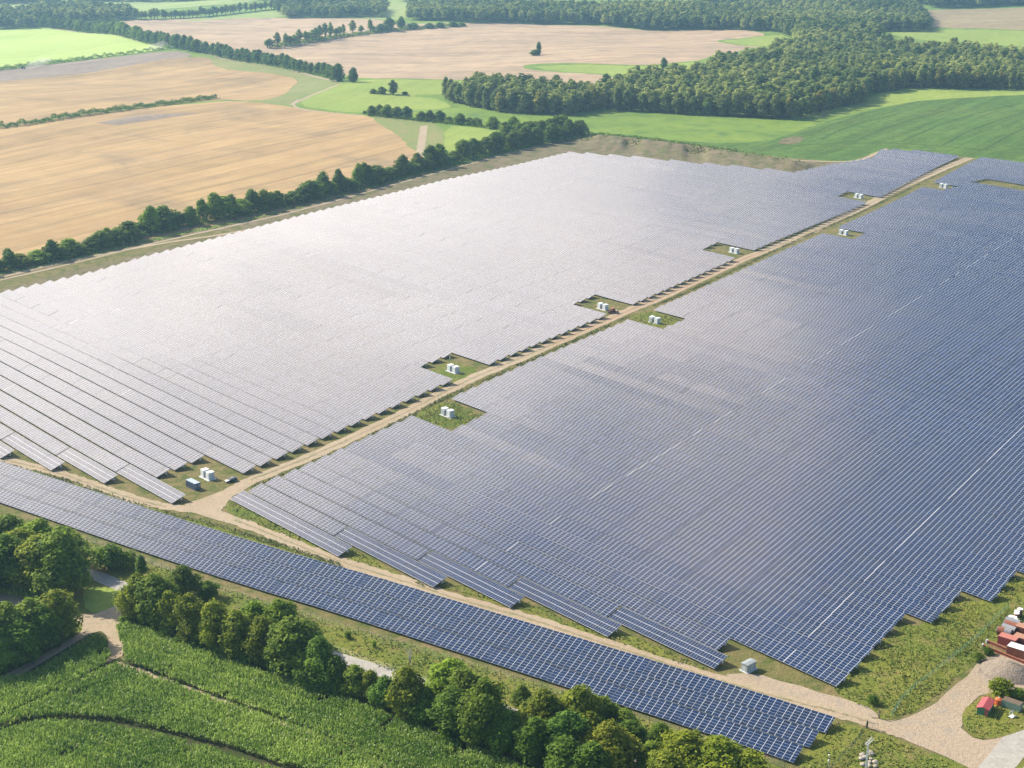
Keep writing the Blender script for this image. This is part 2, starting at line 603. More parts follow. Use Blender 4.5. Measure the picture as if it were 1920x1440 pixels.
def ordinal(k):
    if k < 20:
        return ORD[k - 1]
    t, u = divmod(k, 10)
    return TENS[t] + ('ieth' if u == 0 else 'y-' + ORD[u - 1])

# ------------------------------------------------------------------ ground
gv = np.stack(np.broadcast_arrays(_gx[None, :], _gy[:, None], GZ), -1).reshape(-1, 3)
ii, jj = np.meshgrid(np.arange(NXg), np.arange(NYg))
a_ = (jj * (NXg + 1) + ii).ravel(); w_ = NXg + 1
gf = np.concatenate([np.stack([a_, a_ + 1, a_ + w_ + 1], 1), np.stack([a_, a_ + w_ + 1, a_ + w_], 1)])
tag(link_mesh('ground', np_mesh('ground', gv, gf, M['meadow'])), 'green meadow land reaching to the far woods', kind='structure')

S = sheet
# far fields
S('wheat_field', M['wheat'], [(-260, 275), (0, 241), (410, 188), (492, 193), (545, 200), (640, 213), (690, 216), (723, 238), (753, 257), (767, 277), (783, 284), (782, 300), (830, 296), (835, 300), (700, 348), (560, 390), (280, 448), (150, 480), (0, 512), (-260, 570)], .03, 1.2)
S('wheat_field', M['wheat'], [(-260, 190), (0, 153), (290, 112), (363, 107), (395, 107), (402, 124), (440, 133), (530, 140), (562, 150), (545, 165), (535, 178), (480, 190), (410, 186), (0, 239), (-260, 273)], .03, 1.2)
S('ploughed_field', M['plough'], [(180, 230), (220, 235), (300, 223), (374, 212), (300, 214), (236, 220)], .05, .4, smooth_it=0)
S('ploughed_field', M['plough'], [(-260, 168), (0, 132), (110, 117), (322, 93), (372, 106), (290, 112), (0, 153), (-260, 190)], .03, .8)
S('green_field', M['lime'], [(-260, 70), (0, 55), (75, 52), (150, 60), (240, 70), (310, 89), (316, 92), (110, 114), (0, 130), (-260, 166)], .03, .8)
S('field_edge', M['headland'], [(395, 106), (430, 109), (470, 117), (550, 130), (620, 146), (640, 155), (606, 166), (560, 187), (540, 199), (492, 193), (480, 190), (535, 178), (545, 165), (562, 150), (530, 140), (440, 133), (402, 124)], .03, 1.0)
S('wheat_field', M['wheat_far'], [(195, 43), (310, 35), (400, 32), (530, 32), (640, 35), (717, 36), (730, 45), (800, 45), (870, 43), (957, 43), (1073, 47), (1160, 52), (1207, 57), (1280, 57), (1360, 55), (1402, 57), (1442, 65), (1400, 71), (1330, 77), (1390, 86), (1433, 87), (1400, 90), (1380, 98), (1333, 104), (1320, 112), (1280, 116), (1240, 121), (1180, 122), (1100, 118), (1000, 119), (975, 124), (988, 130), (1040, 135), (1110, 138), (1152, 144), (1150, 149), (1087, 162), (1017, 158), (907, 152), (780, 148), (680, 147), (650, 140), (620, 140), (545, 120), (430, 100), (380, 90), (300, 66)], .03, 1.5)
S('meadow', M['meadow_bright'], [(548, 196), (600, 172), (642, 158), (690, 149), (780, 150), (907, 154), (1010, 160), (980, 172), (860, 176), (760, 178), (830, 186), (850, 205), (760, 205), (690, 210), (640, 210)], .05, 1.5)
S('meadow', M['meadow_bright'], [(985, 125), (1100, 120), (1180, 124), (1240, 124), (1325, 113), (1325, 135), (1250, 150), (1160, 150), (1152, 142), (1110, 136), (1040, 133)], .04, 1.2)
S('meadow', M['meadow_bright'], [(1345, 77), (1402, 72), (1445, 66), (1475, 66), (1492, 84), (1433, 86), (1390, 85)], .04, 1.2)
S('meadow', M['meadow_bright'], [(834, 233), (900, 240), (962, 248), (950, 270), (925, 283), (832, 297)], .05, .6)
S('meadow', M['headland'], [(690, 215), (740, 222), (834, 232), (831, 294), (785, 300), (783, 284), (767, 277), (753, 257), (723, 238)], .04, .8)
ribbon('path', M['dirt'], [(787, 300), (790, 270), (795, 236)], 7.0, .08)
S('meadow', M['meadow_bright'], [(1480, 222), (1500, 214), (1618, 194), (1640, 176), (1700, 166), (1930, 167), (2100, 168), (2100, 180), (1920, 178), (1760, 186), (1620, 205), (1560, 219)], .04, 1.5)
S('corn_field', M['corn_far'], [(1430, 268), (1500, 245), (1570, 221), (1640, 206), (1710, 190), (1800, 184), (1920, 178), (2150, 172), (2150, 345), (1960, 312), (1812, 294), (1662, 276), (1630, 290), (1598, 301), (1560, 302), (1440, 292), (1300, 276), (1180, 258), (1100, 250), (1180, 252), (1300, 268)], .06, 1.2)
S('brown_field', M['brown_field'], [(1728, 20), (1800, 16), (1920, 14), (2100, 12), (2100, 60), (1920, 56), (1745, 54), (1738, 38)], .04, 1.5)
S('meadow', M['meadow_bright'], [(1660, 62), (1745, 56), (1920, 58), (2100, 62), (2100, 92), (1920, 88), (1800, 80), (1700, 72)], .04, 1.5)
S('pasture', M['pale_green'], [(20, 52), (90, 33), (200, 22), (330, 14), (480, 4), (560, -4), (300, -6), (-100, -2), (-100, 60)], .04, 1.5)
S('pasture', M['pale_green'], [(660, 30), (690, 12), (740, -2), (800, -6), (772, 14), (765, 36), (720, 38)], .04, 1.5)
S('pasture', M['pale_green'], [(985, 8), (1100, 2), (1300, 4), (1300, 9), (1200, 12), (1120, 18), (1040, 15)], .04, 1.5)
S('pasture', M['pale_green'], [(320, 42), (390, 32), (470, 22), (540, 20), (545, 32), (420, 34)], .05, 1.5)
M['tram'] = ground_mat('wheel_track_in_corn', (.042, .085, .018), (.055, .105, .02), mid=.2)
for L_ in ([(1540, 262), (1567, 247), (1613, 231), (1650, 222), (1690, 212)], [(1600, 267), (1653, 243), (1700, 227), (1747, 213), (1790, 205)], [(1690, 266), (1733, 247), (1773, 230), (1827, 213), (1900, 196)], [(1770, 272), (1813, 247), (1867, 227), (1930, 206)], [(1847, 281), (1880, 260), (1930, 236)], [(1500, 252), (1540, 243), (1570, 231), (1620, 215)]):
    ribbon('wheel_track', M['tram'], L_, 3.0, .1, amp=.8)
ribbon('wheel_track', M['tram'], [(1440, 275), (1540, 270), (1597, 268), (1693, 268), (1780, 276), (1940, 289)], 3.0, .1, amp=.6)
S('soil_patch', M['bank'], [(1450, 268), (1475, 258), (1500, 256), (1512, 264), (1490, 272)], .1, 2.5)
# inside and around the solar field
S('dry_grass', M['verge_dry'], [(-420, 640), (0, 548), (280, 484), (420, 446), (560, 409), (760, 358), (900, 325), (1060, 288), (1180, 297), (1300, 311), (1400, 320), (1500, 326), (1560, 313), (1640, 300), (1660, 279), (1812, 295), (1960, 312), (2300, 360), (2500, 900), (2300, 1200), (2000, 1560), (1500, 1600), (-600, 1010), (-600, 800)], .03, 1.0, smooth_it=0)
S('bank', M['bank'], [(-420, 610), (0, 516), (150, 486), (280, 452), (420, 424), (560, 390), (700, 350), (860, 309), (950, 287), (1050, 264), (1090, 256), (1180, 260), (1300, 276), (1440, 293), (1560, 303), (1600, 302), (1648, 283), (1668, 283), (1640, 302), (1560, 316), (1500, 330), (1400, 324), (1300, 314), (1180, 300), (1062, 291), (900, 328), (760, 362), (560, 413), (420, 450), (280, 488), (0, 556), (-420, 650)], .05, 1.0)
S('rough_grass', M['verge_dry'], [(-120, 572), (0, 545), (110, 513), (200, 493), (290, 470), (420, 438), (470, 424), (400, 432), (270, 461), (150, 492), (0, 528), (-120, 556)], .07, 1.4)
ribbon('path', M['dirt'], [(-200, 565), (0, 526), (150, 491), (265, 461), (420, 427), (560, 396), (760, 340), (900, 302), (1060, 262), (1085, 259)], 2.6, .09)
ribbon('path', M['dirt'], [(-150, 556), (0, 521), (120, 490), (250, 466), (330, 452), (420, 440), (520, 420)], 3.6, .1)
ribbon('path', M['dirt'], [(1095, 262), (1200, 266), (1330, 283), (1440, 298), (1560, 304), (1610, 302), (1640, 289), (1662, 279)], 4.0, .1)
ribbon('path', M['dirt'], [(560, 187), (545, 196), (570, 208), (680, 217)], 3.5, .09)
ribbon('path', M['gravel'], [(85, 52), (160, 60), (240, 70), (330, 92), (390, 101), (470, 118), (550, 130), (640, 153)], 5.5, .09)
ribbon('path', M['dirt'], [(545, 197), (585, 178), (640, 157)], 4.5, .1)
M['track_mid'] = ground_mat('worn_track_middle', (.24, .2, .12), (.28, .22, .145), (.19, .18, .09), mid=.25, fine=2)
# main track and perimeter track
ribbon('dirt_road', M['dirt'], [(396, 962), (412, 937), (455, 907), (545, 872), (640, 831), (760, 774), (822, 741), (885, 709), (957, 680), (1057, 637), (1140, 599), (1187, 579), (1280, 540), (1380, 491), (1450, 465), (1527, 433), (1613, 391), (1667, 362), (1740, 329), (1818, 296)], lambda t: 6.2 + 2.0 * t, .09, amp=.5)
ribbon('dirt_road', M['dirt_red'], [(1030, 649), (1090, 621), (1180, 582), (1280, 540), (1380, 491), (1440, 468)], 5.4, .10, amp=.6)
ribbon('dirt_road', M['dirt'], [(-200, 812), (0, 861), (60, 874), (120, 890), (180, 912), (240, 933), (310, 951), (380, 957), (440, 975), (520, 1007), (600, 1040), (680, 1067), (760, 1090), (840, 1119), (920, 1140), (1000, 1163), (1100, 1196), (1200, 1228), (1300, 1262), (1400, 1292), (1480, 1314), (1560, 1333), (1640, 1357), (1700, 1377), (1780, 1402), (1860, 1430)], 5.6, .095, amp=.6)
ribbon('wheel_track', M['track_mid'], [(470, 900), (545, 872), (640, 831), (760, 774), (822, 741), (885, 709), (957, 680), (1057, 637), (1140, 599), (1187, 579), (1280, 540), (1380, 491), (1450, 465), (1527, 433), (1613, 391), (1667, 362), (1740, 329), (1818, 296)], 1.0, .115, amp=.35)
ribbon('wheel_track', M['track_mid'], [(-200, 812), (0, 861), (60, 874), (120, 890), (180, 912), (240, 933), (310, 951)], .9, .115, amp=.35)
ribbon('wheel_track', M['track_mid'], [(440, 975), (520, 1007), (600, 1040), (680, 1067), (760, 1090), (840, 1119), (920, 1140), (1000, 1163), (1100, 1196), (1200, 1228), (1300, 1262), (1400, 1292), (1480, 1314), (1560, 1333), (1640, 1357)], .9, .115, amp=.35)
S('dirt_road', M['dirt'], [(330, 950), (392, 930), (425, 918), (452, 905), (470, 908), (430, 930), (410, 948), (418, 968), (440, 985), (400, 974)], .1, .4)
S('gravel_verge', M['gravel'], [(1350, 1262), (1420, 1262), (1480, 1282), (1560, 1305), (1640, 1330), (1655, 1350), (1560, 1330), (1460, 1305), (1380, 1283)], .08, .7)
S('yard', M['gravel'], [(1640, 1352), (1690, 1350), (1745, 1325), (1790, 1290), (1815, 1260), (1850, 1232), (1880, 1225), (1960, 1245), (2040, 1280), (2040, 1330), (1960, 1310), (1900, 1298), (1848, 1300), (1815, 1325), (1803, 1350), (1806, 1372), (1832, 1388), (1870, 1385), (1915, 1372), (1935, 1400), (1890, 1452), (1830, 1450), (1760, 1412), (1690, 1385)], .11, .6)
ribbon('road', M['asphalt'], [(1830, 1500), (1868, 1440), (1905, 1395), (1945, 1345), (2000, 1280)], 7.5, .13, amp=.15)
S('rough_grass', M['verge_green'], [(1560, 1296), (1590, 1270), (1690, 1170), (1740, 1176), (1800, 1118), (1850, 1134), (1900, 1078), (2000, 1090), (2000, 1190), (1850, 1205), (1836, 1230), (1800, 1262), (1760, 1306), (1700, 1340), (1660, 1350), (1640, 1335), (1590, 1318)], .07, .8)
S('rough_grass', M['verge_green'], [(1815, 1322), (1845, 1300), (1900, 1296), (1960, 1318), (1950, 1345), (1912, 1375), (1868, 1386), (1830, 1386), (1808, 1370), (1804, 1348)], .14, .4)
S('rough_grass', M['verge_green'], [(1490, 1440), (1560, 1350), (1640, 1372), (1720, 1402), (1800, 1430), (1850, 1470), (1500, 1560)], .07, .8)
S('rough_grass', M['verge_green'], [(1880, 1452), (1920, 1400), (1990, 1330), (2050, 1380), (1960, 1500)], .09, .4)
S('rough_grass', M['verge_green'], [(772, 786), (800, 765), (842, 752), (908, 779), (848, 808)], .06, .6)
S('rough_grass', M['verge_green'], [(1178, 600), (1200, 588), (1222, 583), (1282, 602), (1246, 618)], .06, .6)
S('rough_grass', M['verge_green'], [(800, 700), (840, 676), (905, 692), (870, 715), (845, 726), (848, 712)], .055, .8)
S('rough_grass', M['verge_green'], [(420, 945), (440, 940), (640, 1044), (662, 1030), (806, 1106), (840, 1086), (970, 1142), (980, 1124), (1140, 1198), (1160, 1180), (1330, 1258), (1290, 1252), (1150, 1205), (1000, 1152), (840, 1106), (640, 1050), (520, 1000), (440, 972)], .065, .5)
ribbon('rough_grass', M['verge_green'], [(-100, 846), (0, 869), (120, 901), (240, 944), (380, 982), (500, 1018), (640, 1062)], 3.0, .075, amp=.8)
# foreground: road behind the hedge, verges, farm tracks
S('roadside_grass', M['verge_green'], [(-100, 940), (0, 962), (160, 1012), (380, 1090), (640, 1170), (1017, 1282), (1280, 1372), (1500, 1448), (1480, 1500), (1200, 1500), (760, 1345), (600, 1290), (500, 1230), (380, 1215), (240, 1165), (215, 1185), (170, 1180), (-100, 1320)], .08, .7)
S('roadside_grass', M['headland'], [(560, 1190), (640, 1215), (760, 1255), (880, 1290), (860, 1300), (740, 1262), (640, 1228), (560, 1206)], .1, .5)
S('roadside_grass', M['meadow_bright'], [(150, 1110), (185, 1096), (240, 1112), (250, 1130), (210, 1145), (160, 1150)], .1, .5)
ribbon('road', M['asphalt'], [(-60, 1020), (60, 1048), (185, 1080), (215, 1095), (300, 1128), (420, 1165), (540, 1205), (650, 1240), (740, 1266), (860, 1306), (1000, 1352), (1190, 1415), (1300, 1455), (1450, 1510)], 5.6, .12, amp=.12)
S('track_junction', M['dirt'], [(140, 1152), (190, 1150), (235, 1128), (262, 1136), (240, 1150), (222, 1164), (226, 1195), (234, 1228), (212, 1238), (190, 1248), (206, 1215), (200, 1190), (182, 1182), (140, 1205), (60, 1255), (0, 1285), (-60, 1315), (-60, 1300), (60, 1240), (140, 1195), (160, 1176), (140, 1165)], .13, .35)
S('soil_patch', M['dirt'], [(-60, 1100), (20, 1105), (66, 1120), (58, 1138), (0, 1142), (-60, 1150)], .12, .5)
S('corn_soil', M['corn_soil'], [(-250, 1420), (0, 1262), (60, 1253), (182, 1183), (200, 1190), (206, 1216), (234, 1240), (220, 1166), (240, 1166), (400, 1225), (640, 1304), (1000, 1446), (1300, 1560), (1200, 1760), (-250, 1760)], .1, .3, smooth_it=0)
ribbon('path', M['dirt'], [(190, 1255), (225, 1242), (290, 1270), (340, 1288), (450, 1328), (560, 1368), (680, 1418), (800, 1466)], 1.7, .14, amp=.7)

# ------------------------------------------------------------------ solar rows
PITCHN, N0, SLOPE, TILT = 8.74, 221.7, 6.0, math.radians(17.5)
ZLOW = .8


def interp(pts):
    xs = [p[0] for p in pts]; ys = [p[1] for p in pts]
    return lambda v: float(np.interp(v, xs, ys))


rL_end = interp([(-4, -590), (6, -452.8), (17, -477.2), (24, -492.6), (39, -526), (56, -564.5), (80, -618), (104, -682)])
rR_start = interp([(4, -434.1), (7, -440), (19, -467.4), (39, -511), (67, -572.5), (89, -624.4), (104, -664)])
rL_start = interp([(180, -767), (318, -767), (375, -777), (416, -792), (476, -808), (556, -831), (634, -851), (717, -873), (794, -886), (880, -906), (904, -854), (917, -801), (936, -756), (943, -718), (1001, -722), (1054, -720), (1100, -744), (1114, -720)])
L_END = {-2: -553, -1: -528, 0: -503.3, 1: -478.3, 2: -444.5, 3: -470.8, 4: -473, 5: -475.5, 21: -510.9, 22: -512.9, 23: -515.2, 36: -546, 37: -548.5, 38: -551, 53: -585, 54: -588, 55: -590.5, 77: -639, 78: -641.5, 79: -644}
L_SPLIT = {-2: -600, -1: -575, 0: -547, 1: -517, 2: -485.7}
R_START = {5: -436, 6: -438.4, 16: -436, 17: -438, 18: -440.3, 36: -481.5, 37: -483.2, 38: -485.3, 64: -542.5, 65: -545, 66: -547.5, 86: -600, 87: -600, 88: -600}
R_END = {4: -368, 5: -329.5, 6: -303.2, 7: -270.4, 8: -237.3, 9: -243.7, 16: -212.6, 17: -214.4, 18: -216.6, 19: -208.5, 20: -210.8, 21: -212.9}
R_SPLIT = {4: -450, 5: -382.2, 6: -348.2, 7: -313.8, 8: -278.9}
for k in range(10, 16):
    R_END[k] = -208.5 - 2.15 * (k - 10)
for k in (91, 92, 93):
    R_END[k] = -604


def table_strip(segs, lowpt, up, mats_idx):
    """segs: list of (s0, s1) along a row; lowpt(s) -> (x, y) of the low edge; up(s) -> unit vector up the slope in plan"""
    V, F, MI, UV = [], [], [], []
    block, roll_b = random.gauss(0, math.radians(.34)), random.gauss(0, .018)
    for (s0, s1, m0, gap) in segs:
        tl = TILT + block + random.gauss(0, math.radians(.10))
        roll0 = roll_b * (s1 - s0) / 20 + random.gauss(0, .006)
        if gap or random.random() < .12:
            block, roll_b = random.gauss(0, math.radians(.34)), random.gauss(0, .018)
        b = len(V)
        for s, rz in ((s0, roll0), (s1, -roll0)):
            x, y = lowpt(s); ux, uy = up(s)
            z = float(T(x + ux * 2.8, y + uy * 2.8)) + ZLOW + rz
            hx, hy, hz = x + ux * SLOPE * math.cos(tl), y + uy * SLOPE * math.cos(tl), z + SLOPE * math.sin(tl)
            V += [(x, y, z), (hx, hy, hz), (x, y, z - .06), (hx, hy, hz - .06)]
        L = s1 - s0
        # 0 lowA 1 highA 2 lowA- 3 highA- 4 lowB 5 highB 6 lowB- 7 highB-
        quads = [((0, 4, 5, 1), m0), ((2, 3, 7, 6), 2), ((0, 2, 6, 4), 2), ((1, 5, 7, 3), 2), ((0, 1, 3, 2), 2), ((4, 6, 7, 5), 2)]
        for q, mi in quads:
            F.append([b + i for i in q]); MI.append(mi)
            if mi < 2:
                UV += [(0, 0), (L, 0), (L, SLOPE), (0, SLOPE)]
            else:
                UV += [(0, 0)] * 4
        if gap:       # pale strip between two tables, standing in for sunlit frame edges
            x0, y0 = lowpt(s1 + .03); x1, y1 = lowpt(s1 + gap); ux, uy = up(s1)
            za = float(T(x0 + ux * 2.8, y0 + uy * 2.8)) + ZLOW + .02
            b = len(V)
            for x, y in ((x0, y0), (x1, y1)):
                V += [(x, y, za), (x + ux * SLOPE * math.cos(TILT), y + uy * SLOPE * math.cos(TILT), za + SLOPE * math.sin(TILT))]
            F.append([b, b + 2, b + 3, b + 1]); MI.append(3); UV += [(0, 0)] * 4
    return V, F, MI, UV


def support(segs, lowpt, up, step=6.0):
    mb_v, mb_f = [], []

    def prism4(p, q, w):
        b = len(mb_v)
        for (x, y, z) in (p, q):
            mb_v.extend([(x - w, y - w, z), (x + w, y - w, z), (x + w, y + w, z), (x - w, y + w, z)])
        for i in range(4):
            j = (i + 1) % 4
            mb_f.append((b + i, b + j, b + 4 + j, b + 4 + i))
    s0, s1 = segs[0][0], segs[-1][1]
    n = max(1, int((s1 - s0 - 2.4) / step))
    for i in range(n + 1):
        s = s0 + 1.2 + (s1 - s0 - 2.4) * i / n
        x, y = lowpt(s); ux, uy = up(s)
        g = float(T(x + ux * 2.8, y + uy * 2.8))
        for t in (.95, 4.75):
            c = t * math.cos(TILT)
            px_, py_ = x + ux * c, y + uy * c
            prism4((px_, py_, g - .3), (px_, py_, g + ZLOW + t * math.sin(TILT) - .13), .055)
    for t in (.95, 4.75):
        pts = []
        for sg in segs:
            for s in (sg[0], sg[1]):
                x, y = lowpt(s); ux, uy = up(s); c = t * math.cos(TILT)
                pts.append((x + ux * c, y + uy * c, float(T(x + ux * 2.8, y + uy * 2.8)) + ZLOW + t * math.sin(TILT) - .15))
        for p, q in zip(pts[:-1], pts[1:]):
            b = len(mb_v)
            for (x, y, z) in (p, q):
                mb_v.extend([(x, y, z - .07), (x, y, z + .03)])
            mb_f.append((b, b + 2, b + 3, b + 1))
    return mb_v, mb_f


ROW_GROUP = 'long rows of solar panels on the field'


def make_row(name, r0, r1, split, lowpt, up, label, base, from_road, ends, strip=.7):
    """one row of tables: landscape modules up to `split`, portrait modules beyond"""
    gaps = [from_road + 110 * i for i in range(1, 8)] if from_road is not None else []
    segs = []

    def fill(a, b, m0, mod):
        a0 = a
        while a0 < b - 1.0:
            e = min(a0 + 20.0, b)
            if b - e < 3:
                e = b
            g = 0
            for gp in gaps:
                if a0 < gp < e and gp - a0 > 1 and e - gp > 1:
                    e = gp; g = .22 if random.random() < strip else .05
            segs.append((a0, e - (.05 if not g else g + .02), m0, g))
            a0 = e
    if split is None or split >= r1:
        fill(r0, r1, 0, 2.0)
    elif split <= r0:
        fill(r0, r1, 1, 1.0)
    else:
        fill(r0, split - .4, 0, 2.0); fill(split + .1, r1, 1, 1.0)
    bx, by = base
    root = empty(name, (bx, by, float(T(bx, by))), 0, label, 'solar panels', ROW_GROUP)
    off = np.array([bx, by, float(T(bx, by))])
    for m0, nm, mat in ((0, 'landscape_panels', M['panel']), (1, 'portrait_panels', M['panel_portrait'])):
        sg = [s for s in segs if s[2] == m0]
        if not sg:
            continue
        V, F, MI, UV = table_strip([(a, b, 0, g) for a, b, _, g in sg], lowpt, up, m0)
        me = np_mesh(nm, np.array(V) - off, np.array(F), [mat, mat, M['alu'], M['sunlit_edge']], MI, UV)
        link_mesh(nm, me, root)
    V, F = support(segs, lowpt, up)
    link_mesh('support_frame', np_mesh('support_frame', np.array(V) - off, np.array(F), M['galv']), root)
    for s, side in ends:       # the posts and the white inverter box that show at an open row end
        x, y = lowpt(s + side * -.55); ux, uy = up(s)
        g = float(T(x + ux * 2.8, y + uy * 2.8))
        for t in (1.0, 4.6):
            c = t * math.cos(TILT)
            mb = MB().tube((x + ux * c - bx, y + uy * c - by, g - .2 - off[2]), (x + ux * c - bx, y + uy * c - by, g + ZLOW + t * math.sin(TILT) - .12 - off[2]), .09, n=6)
            mb.build('post', M['galv'], root)
        c = 4.3 * math.cos(TILT)
        mb = MB().box((x + ux * c - bx, y + uy * c - by, g + 1.15 - off[2]), (.55, .35, .7), 0, math.atan2(uy, ux))
        mb.build('inverter_box', M['white'], root, bevel=.03)
    return root


def row_label(side, k, marks):
    near = max([m_ for m_ in marks if m_[0] <= k], key=lambda q: q[0], default=None)
    if near is None:
        nm = marks[0]
        return f'solar panel row {side}, {ordinal(nm[0] - k)} one in front of {nm[1]}'
    if near[0] == k:
        return f'solar panel row {side}, right behind {near[1]}'
    return f'solar panel row {side}, {ordinal(k - near[0] + 1)} one behind {near[1]}'


L_MARK = [(6, 'the blue container'), (24, 'the first white station'), (39, 'the station by the tractor'), (56, 'the third white station'), (80, 'the farthest white station')]
R_MARK = [(11, 'the grey transformer hut'), (19, 'the nearest white station'), (39, 'the second white station'), (67, 'the third white station'), (89, 'the farthest white station')]
for k in range(-6, 103):
    n = N0 + PITCHN * k
    r1 = L_END.get(k, rL_end(k)); r0 = rL_start(n)
    if k < -2:
        r1 = -553 - 25 * (-2 - k)
    r0 = max(r0, -2.35 * n - 70)
    if r1 - r0 < 6:
        continue
    low = lambda s, n=n: rn2xy(s, n)
    up = lambda s: (NV[0], NV[1])
    make_row('solar_row', r0, r1, L_SPLIT.get(k), low, up, row_label('left of the track', k, L_MARK), rn2xy(r1, n + 2.8), rL_end(k) - 660, [(r1, 1)] if k <= 34 else [], .25)
for k in range(4, 104):
    n = N0 + PITCHN * k
    r0 = R_START.get(k, rR_start(k)); r1 = R_END.get(k, -.54 * n + 26 + min(110, max(0, (n - 425) * .8)))
    if r1 - r0 < 6:
        continue
    low = lambda s, n=n: rn2xy(s, n)
    make_row('solar_row', r0, r1, R_SPLIT.get(k), low, lambda s: (NV[0], NV[1]), row_label('right of the track', k, R_MARK), rn2xy(r0, n + 2.8), rR_start(k), [(r1, 1)] if k <= 21 else [])

# the three bent rows in front of the perimeter track
_hi = [(-560, 199.5), (-520.6, 209.6), (-451.6, 225.9), (-405.9, 236.9), (-375.6, 244.7), (-346.1, 253.9), (-317.2, 261.6), (-280, 271.8), (-241.4, 282.0), (-222, 287.0), (-197.2, 292.9)]
_hx = chaikin([rn2xy(*p) for p in _hi], 3)


class Curve:
    def __init__(self, pts, shift):
        self.p = [Vector((p[0], p[1], 0)) for p in pts]
        q = []
        for i, p in enumerate(self.p):
            d = (self.p[min(i + 1, len(self.p) - 1)] - self.p[max(i - 1, 0)]).normalized()
            q.append(p + Vector((d.y, -d.x, 0)) * shift)      # towards the viewer
        self.q = q
        self.s = [0.0]
        for a, b in zip(q[:-1], q[1:]):
            self.s.append(self.s[-1] + (b - a).length)
        self.L = self.s[-1]

    def pt(self, s):
        return (float(np.interp(s, self.s, [p.x for p in self.q])), float(np.interp(s, self.s, [p.y for p in self.q])))

    def up(self, s):
        a, b = self.pt(max(0, s - 6)), self.pt(min(self.L, s + 6))
        d = Vector((b[0] - a[0], b[1] - a[1])).normalized()
        return (-d.y, d.x)


for j, word in enumerate(('upper row beside the dirt track', 'middle row of the three', 'lowest row beside the wire fence')):
    c = Curve(_hx, SLOPE * math.cos(TILT) + 8.85 * j)
    make_row('solar_row', 0, c.L - (0, .6, 1.0)[j], None, c.pt, c.up, 'bent solar panel row in front of the track, ' + word, c.pt(c.L), None, [])

# ------------------------------------------------------------------ trees


def lobes_broad(h, r, n, seed, low=.28, spread=.62, rs=(.30, .46)):
    rg = np.random.default_rng(seed)
    out = []
    for i in range(n):
        t = (i + .5) / n
        z = h * (low + (0.93 - low) * t)
        prof = math.sin(PI * min(1, (t * .86 + .16))) ** .7
        a = i * 2.4 + rg.uniform(-.5, .5)
        d = r * spread * prof * math.sqrt(rg.uniform(.25, 1))
        lr = r * rg.uniform(*rs) * (.75 + .45 * prof)
        out.append((d * math.cos(a), d * math.sin(a), min(z, h - lr * .75), lr, lr * rg.uniform(.75, .95)))
    out.append((0, 0, h * .58, r * .62, h * .30))
    return out


def leaf_cloud(lobes, n, size, seed, inner=.55, up=.65):
    """leaf sprays spread through the lobes: V, F, tone"""
    rg = np.random.default_rng(seed)
    L = np.array(lobes)
    w = L[:, 3] ** 2; w /= w.sum()
    idx = rg.choice(len(L), n, p=w)
    d = rg.normal(size=(n, 3)); d[:, 2] += .25; d /= np.linalg.norm(d, axis=1)[:, None]
    rad = inner + (1.06 - inner) * rg.uniform(0, 1, n) ** .45
    bump = 1 + rg.normal(0, .10, n) + .20 * np.sin(d[:, 0] * 7 + idx) * np.sin(d[:, 1] * 6 + idx * 2) + .12 * np.sin(d[:, 2] * 11 + idx)
    P = L[idx, :3] + d * (rad * bump)[:, None] * np.stack([L[idx, 3], L[idx, 3], L[idx, 4]], 1)
    nrm = d + rg.normal(scale=.6, size=(n, 3)); nrm[:, 2] += up
    nrm /= np.linalg.norm(nrm, axis=1)[:, None]
    t = np.cross(nrm, rg.normal(size=(n, 3))); t /= np.linalg.norm(t, axis=1)[:, None]
    b = np.cross(nrm, t)
    s = size * rg.uniform(.55, 1.35, n)[:, None]
    k = rg.uniform(.45, .8, n)[:, None]
    V = np.stack([P - t * s - b * s * k * .3, P - b * s * k + nrm * s * .12, P + t * s + b * s * k * .2, P + b * s * k * 1.1 - nrm * s * .1], 1).reshape(-1, 3)
    F = np.arange(4 * n).reshape(-1, 4)
    lobe_t = rg.uniform(.15, .75, len(L))
    tone = np.clip(lobe_t[idx] * .55 + rg.uniform(0, .5, n) + .0, 0, 1)
    return V, F, tone


def trunk_mesh(h, r, seed, limbs=5, th=.5):
    rg = random.Random(seed)
    mb = MB()
    pts = [(0, 0, -.3), (rg.uniform(-.15, .15), rg.uniform(-.15, .15), h * .2), (rg.uniform(-.3, .3), rg.uniform(-.3, .3), h * th), (rg.uniform(-.4, .4), rg.uniform(-.4, .4), h * .82)]
    rad = [.034 * h, .026 * h, .018 * h, .006 * h]
    for i in range(3):
        mb.tube(pts[i], pts[i + 1], rad[i], rad[i + 1], 7, caps=False)
    for i in range(limbs):
        a = i * 2 * PI / limbs + rg.uniform(-.4, .4)
        z0 = h * rg.uniform(.25, .55)
        p1 = (math.cos(a) * r * .35, math.sin(a) * r * .35, z0 + h * .12)
        p2 = (math.cos(a) * r * .72, math.sin(a) * r * .72, z0 + h * rg.uniform(.18, .3))
        mb.tube((0, 0, z0), p1, .013 * h, .009 * h, 5, caps=False)
        mb.tube(p1, p2, .009 * h, .003 * h, 5, caps=False)
    me = bpy.data.meshes.new('trunk')
    me.from_pydata(mb.v, [], mb.f); me.materials.append(M['bark'])
    for p in me.polygons:
        p.use_smooth = True
    return me


PROTO = {}


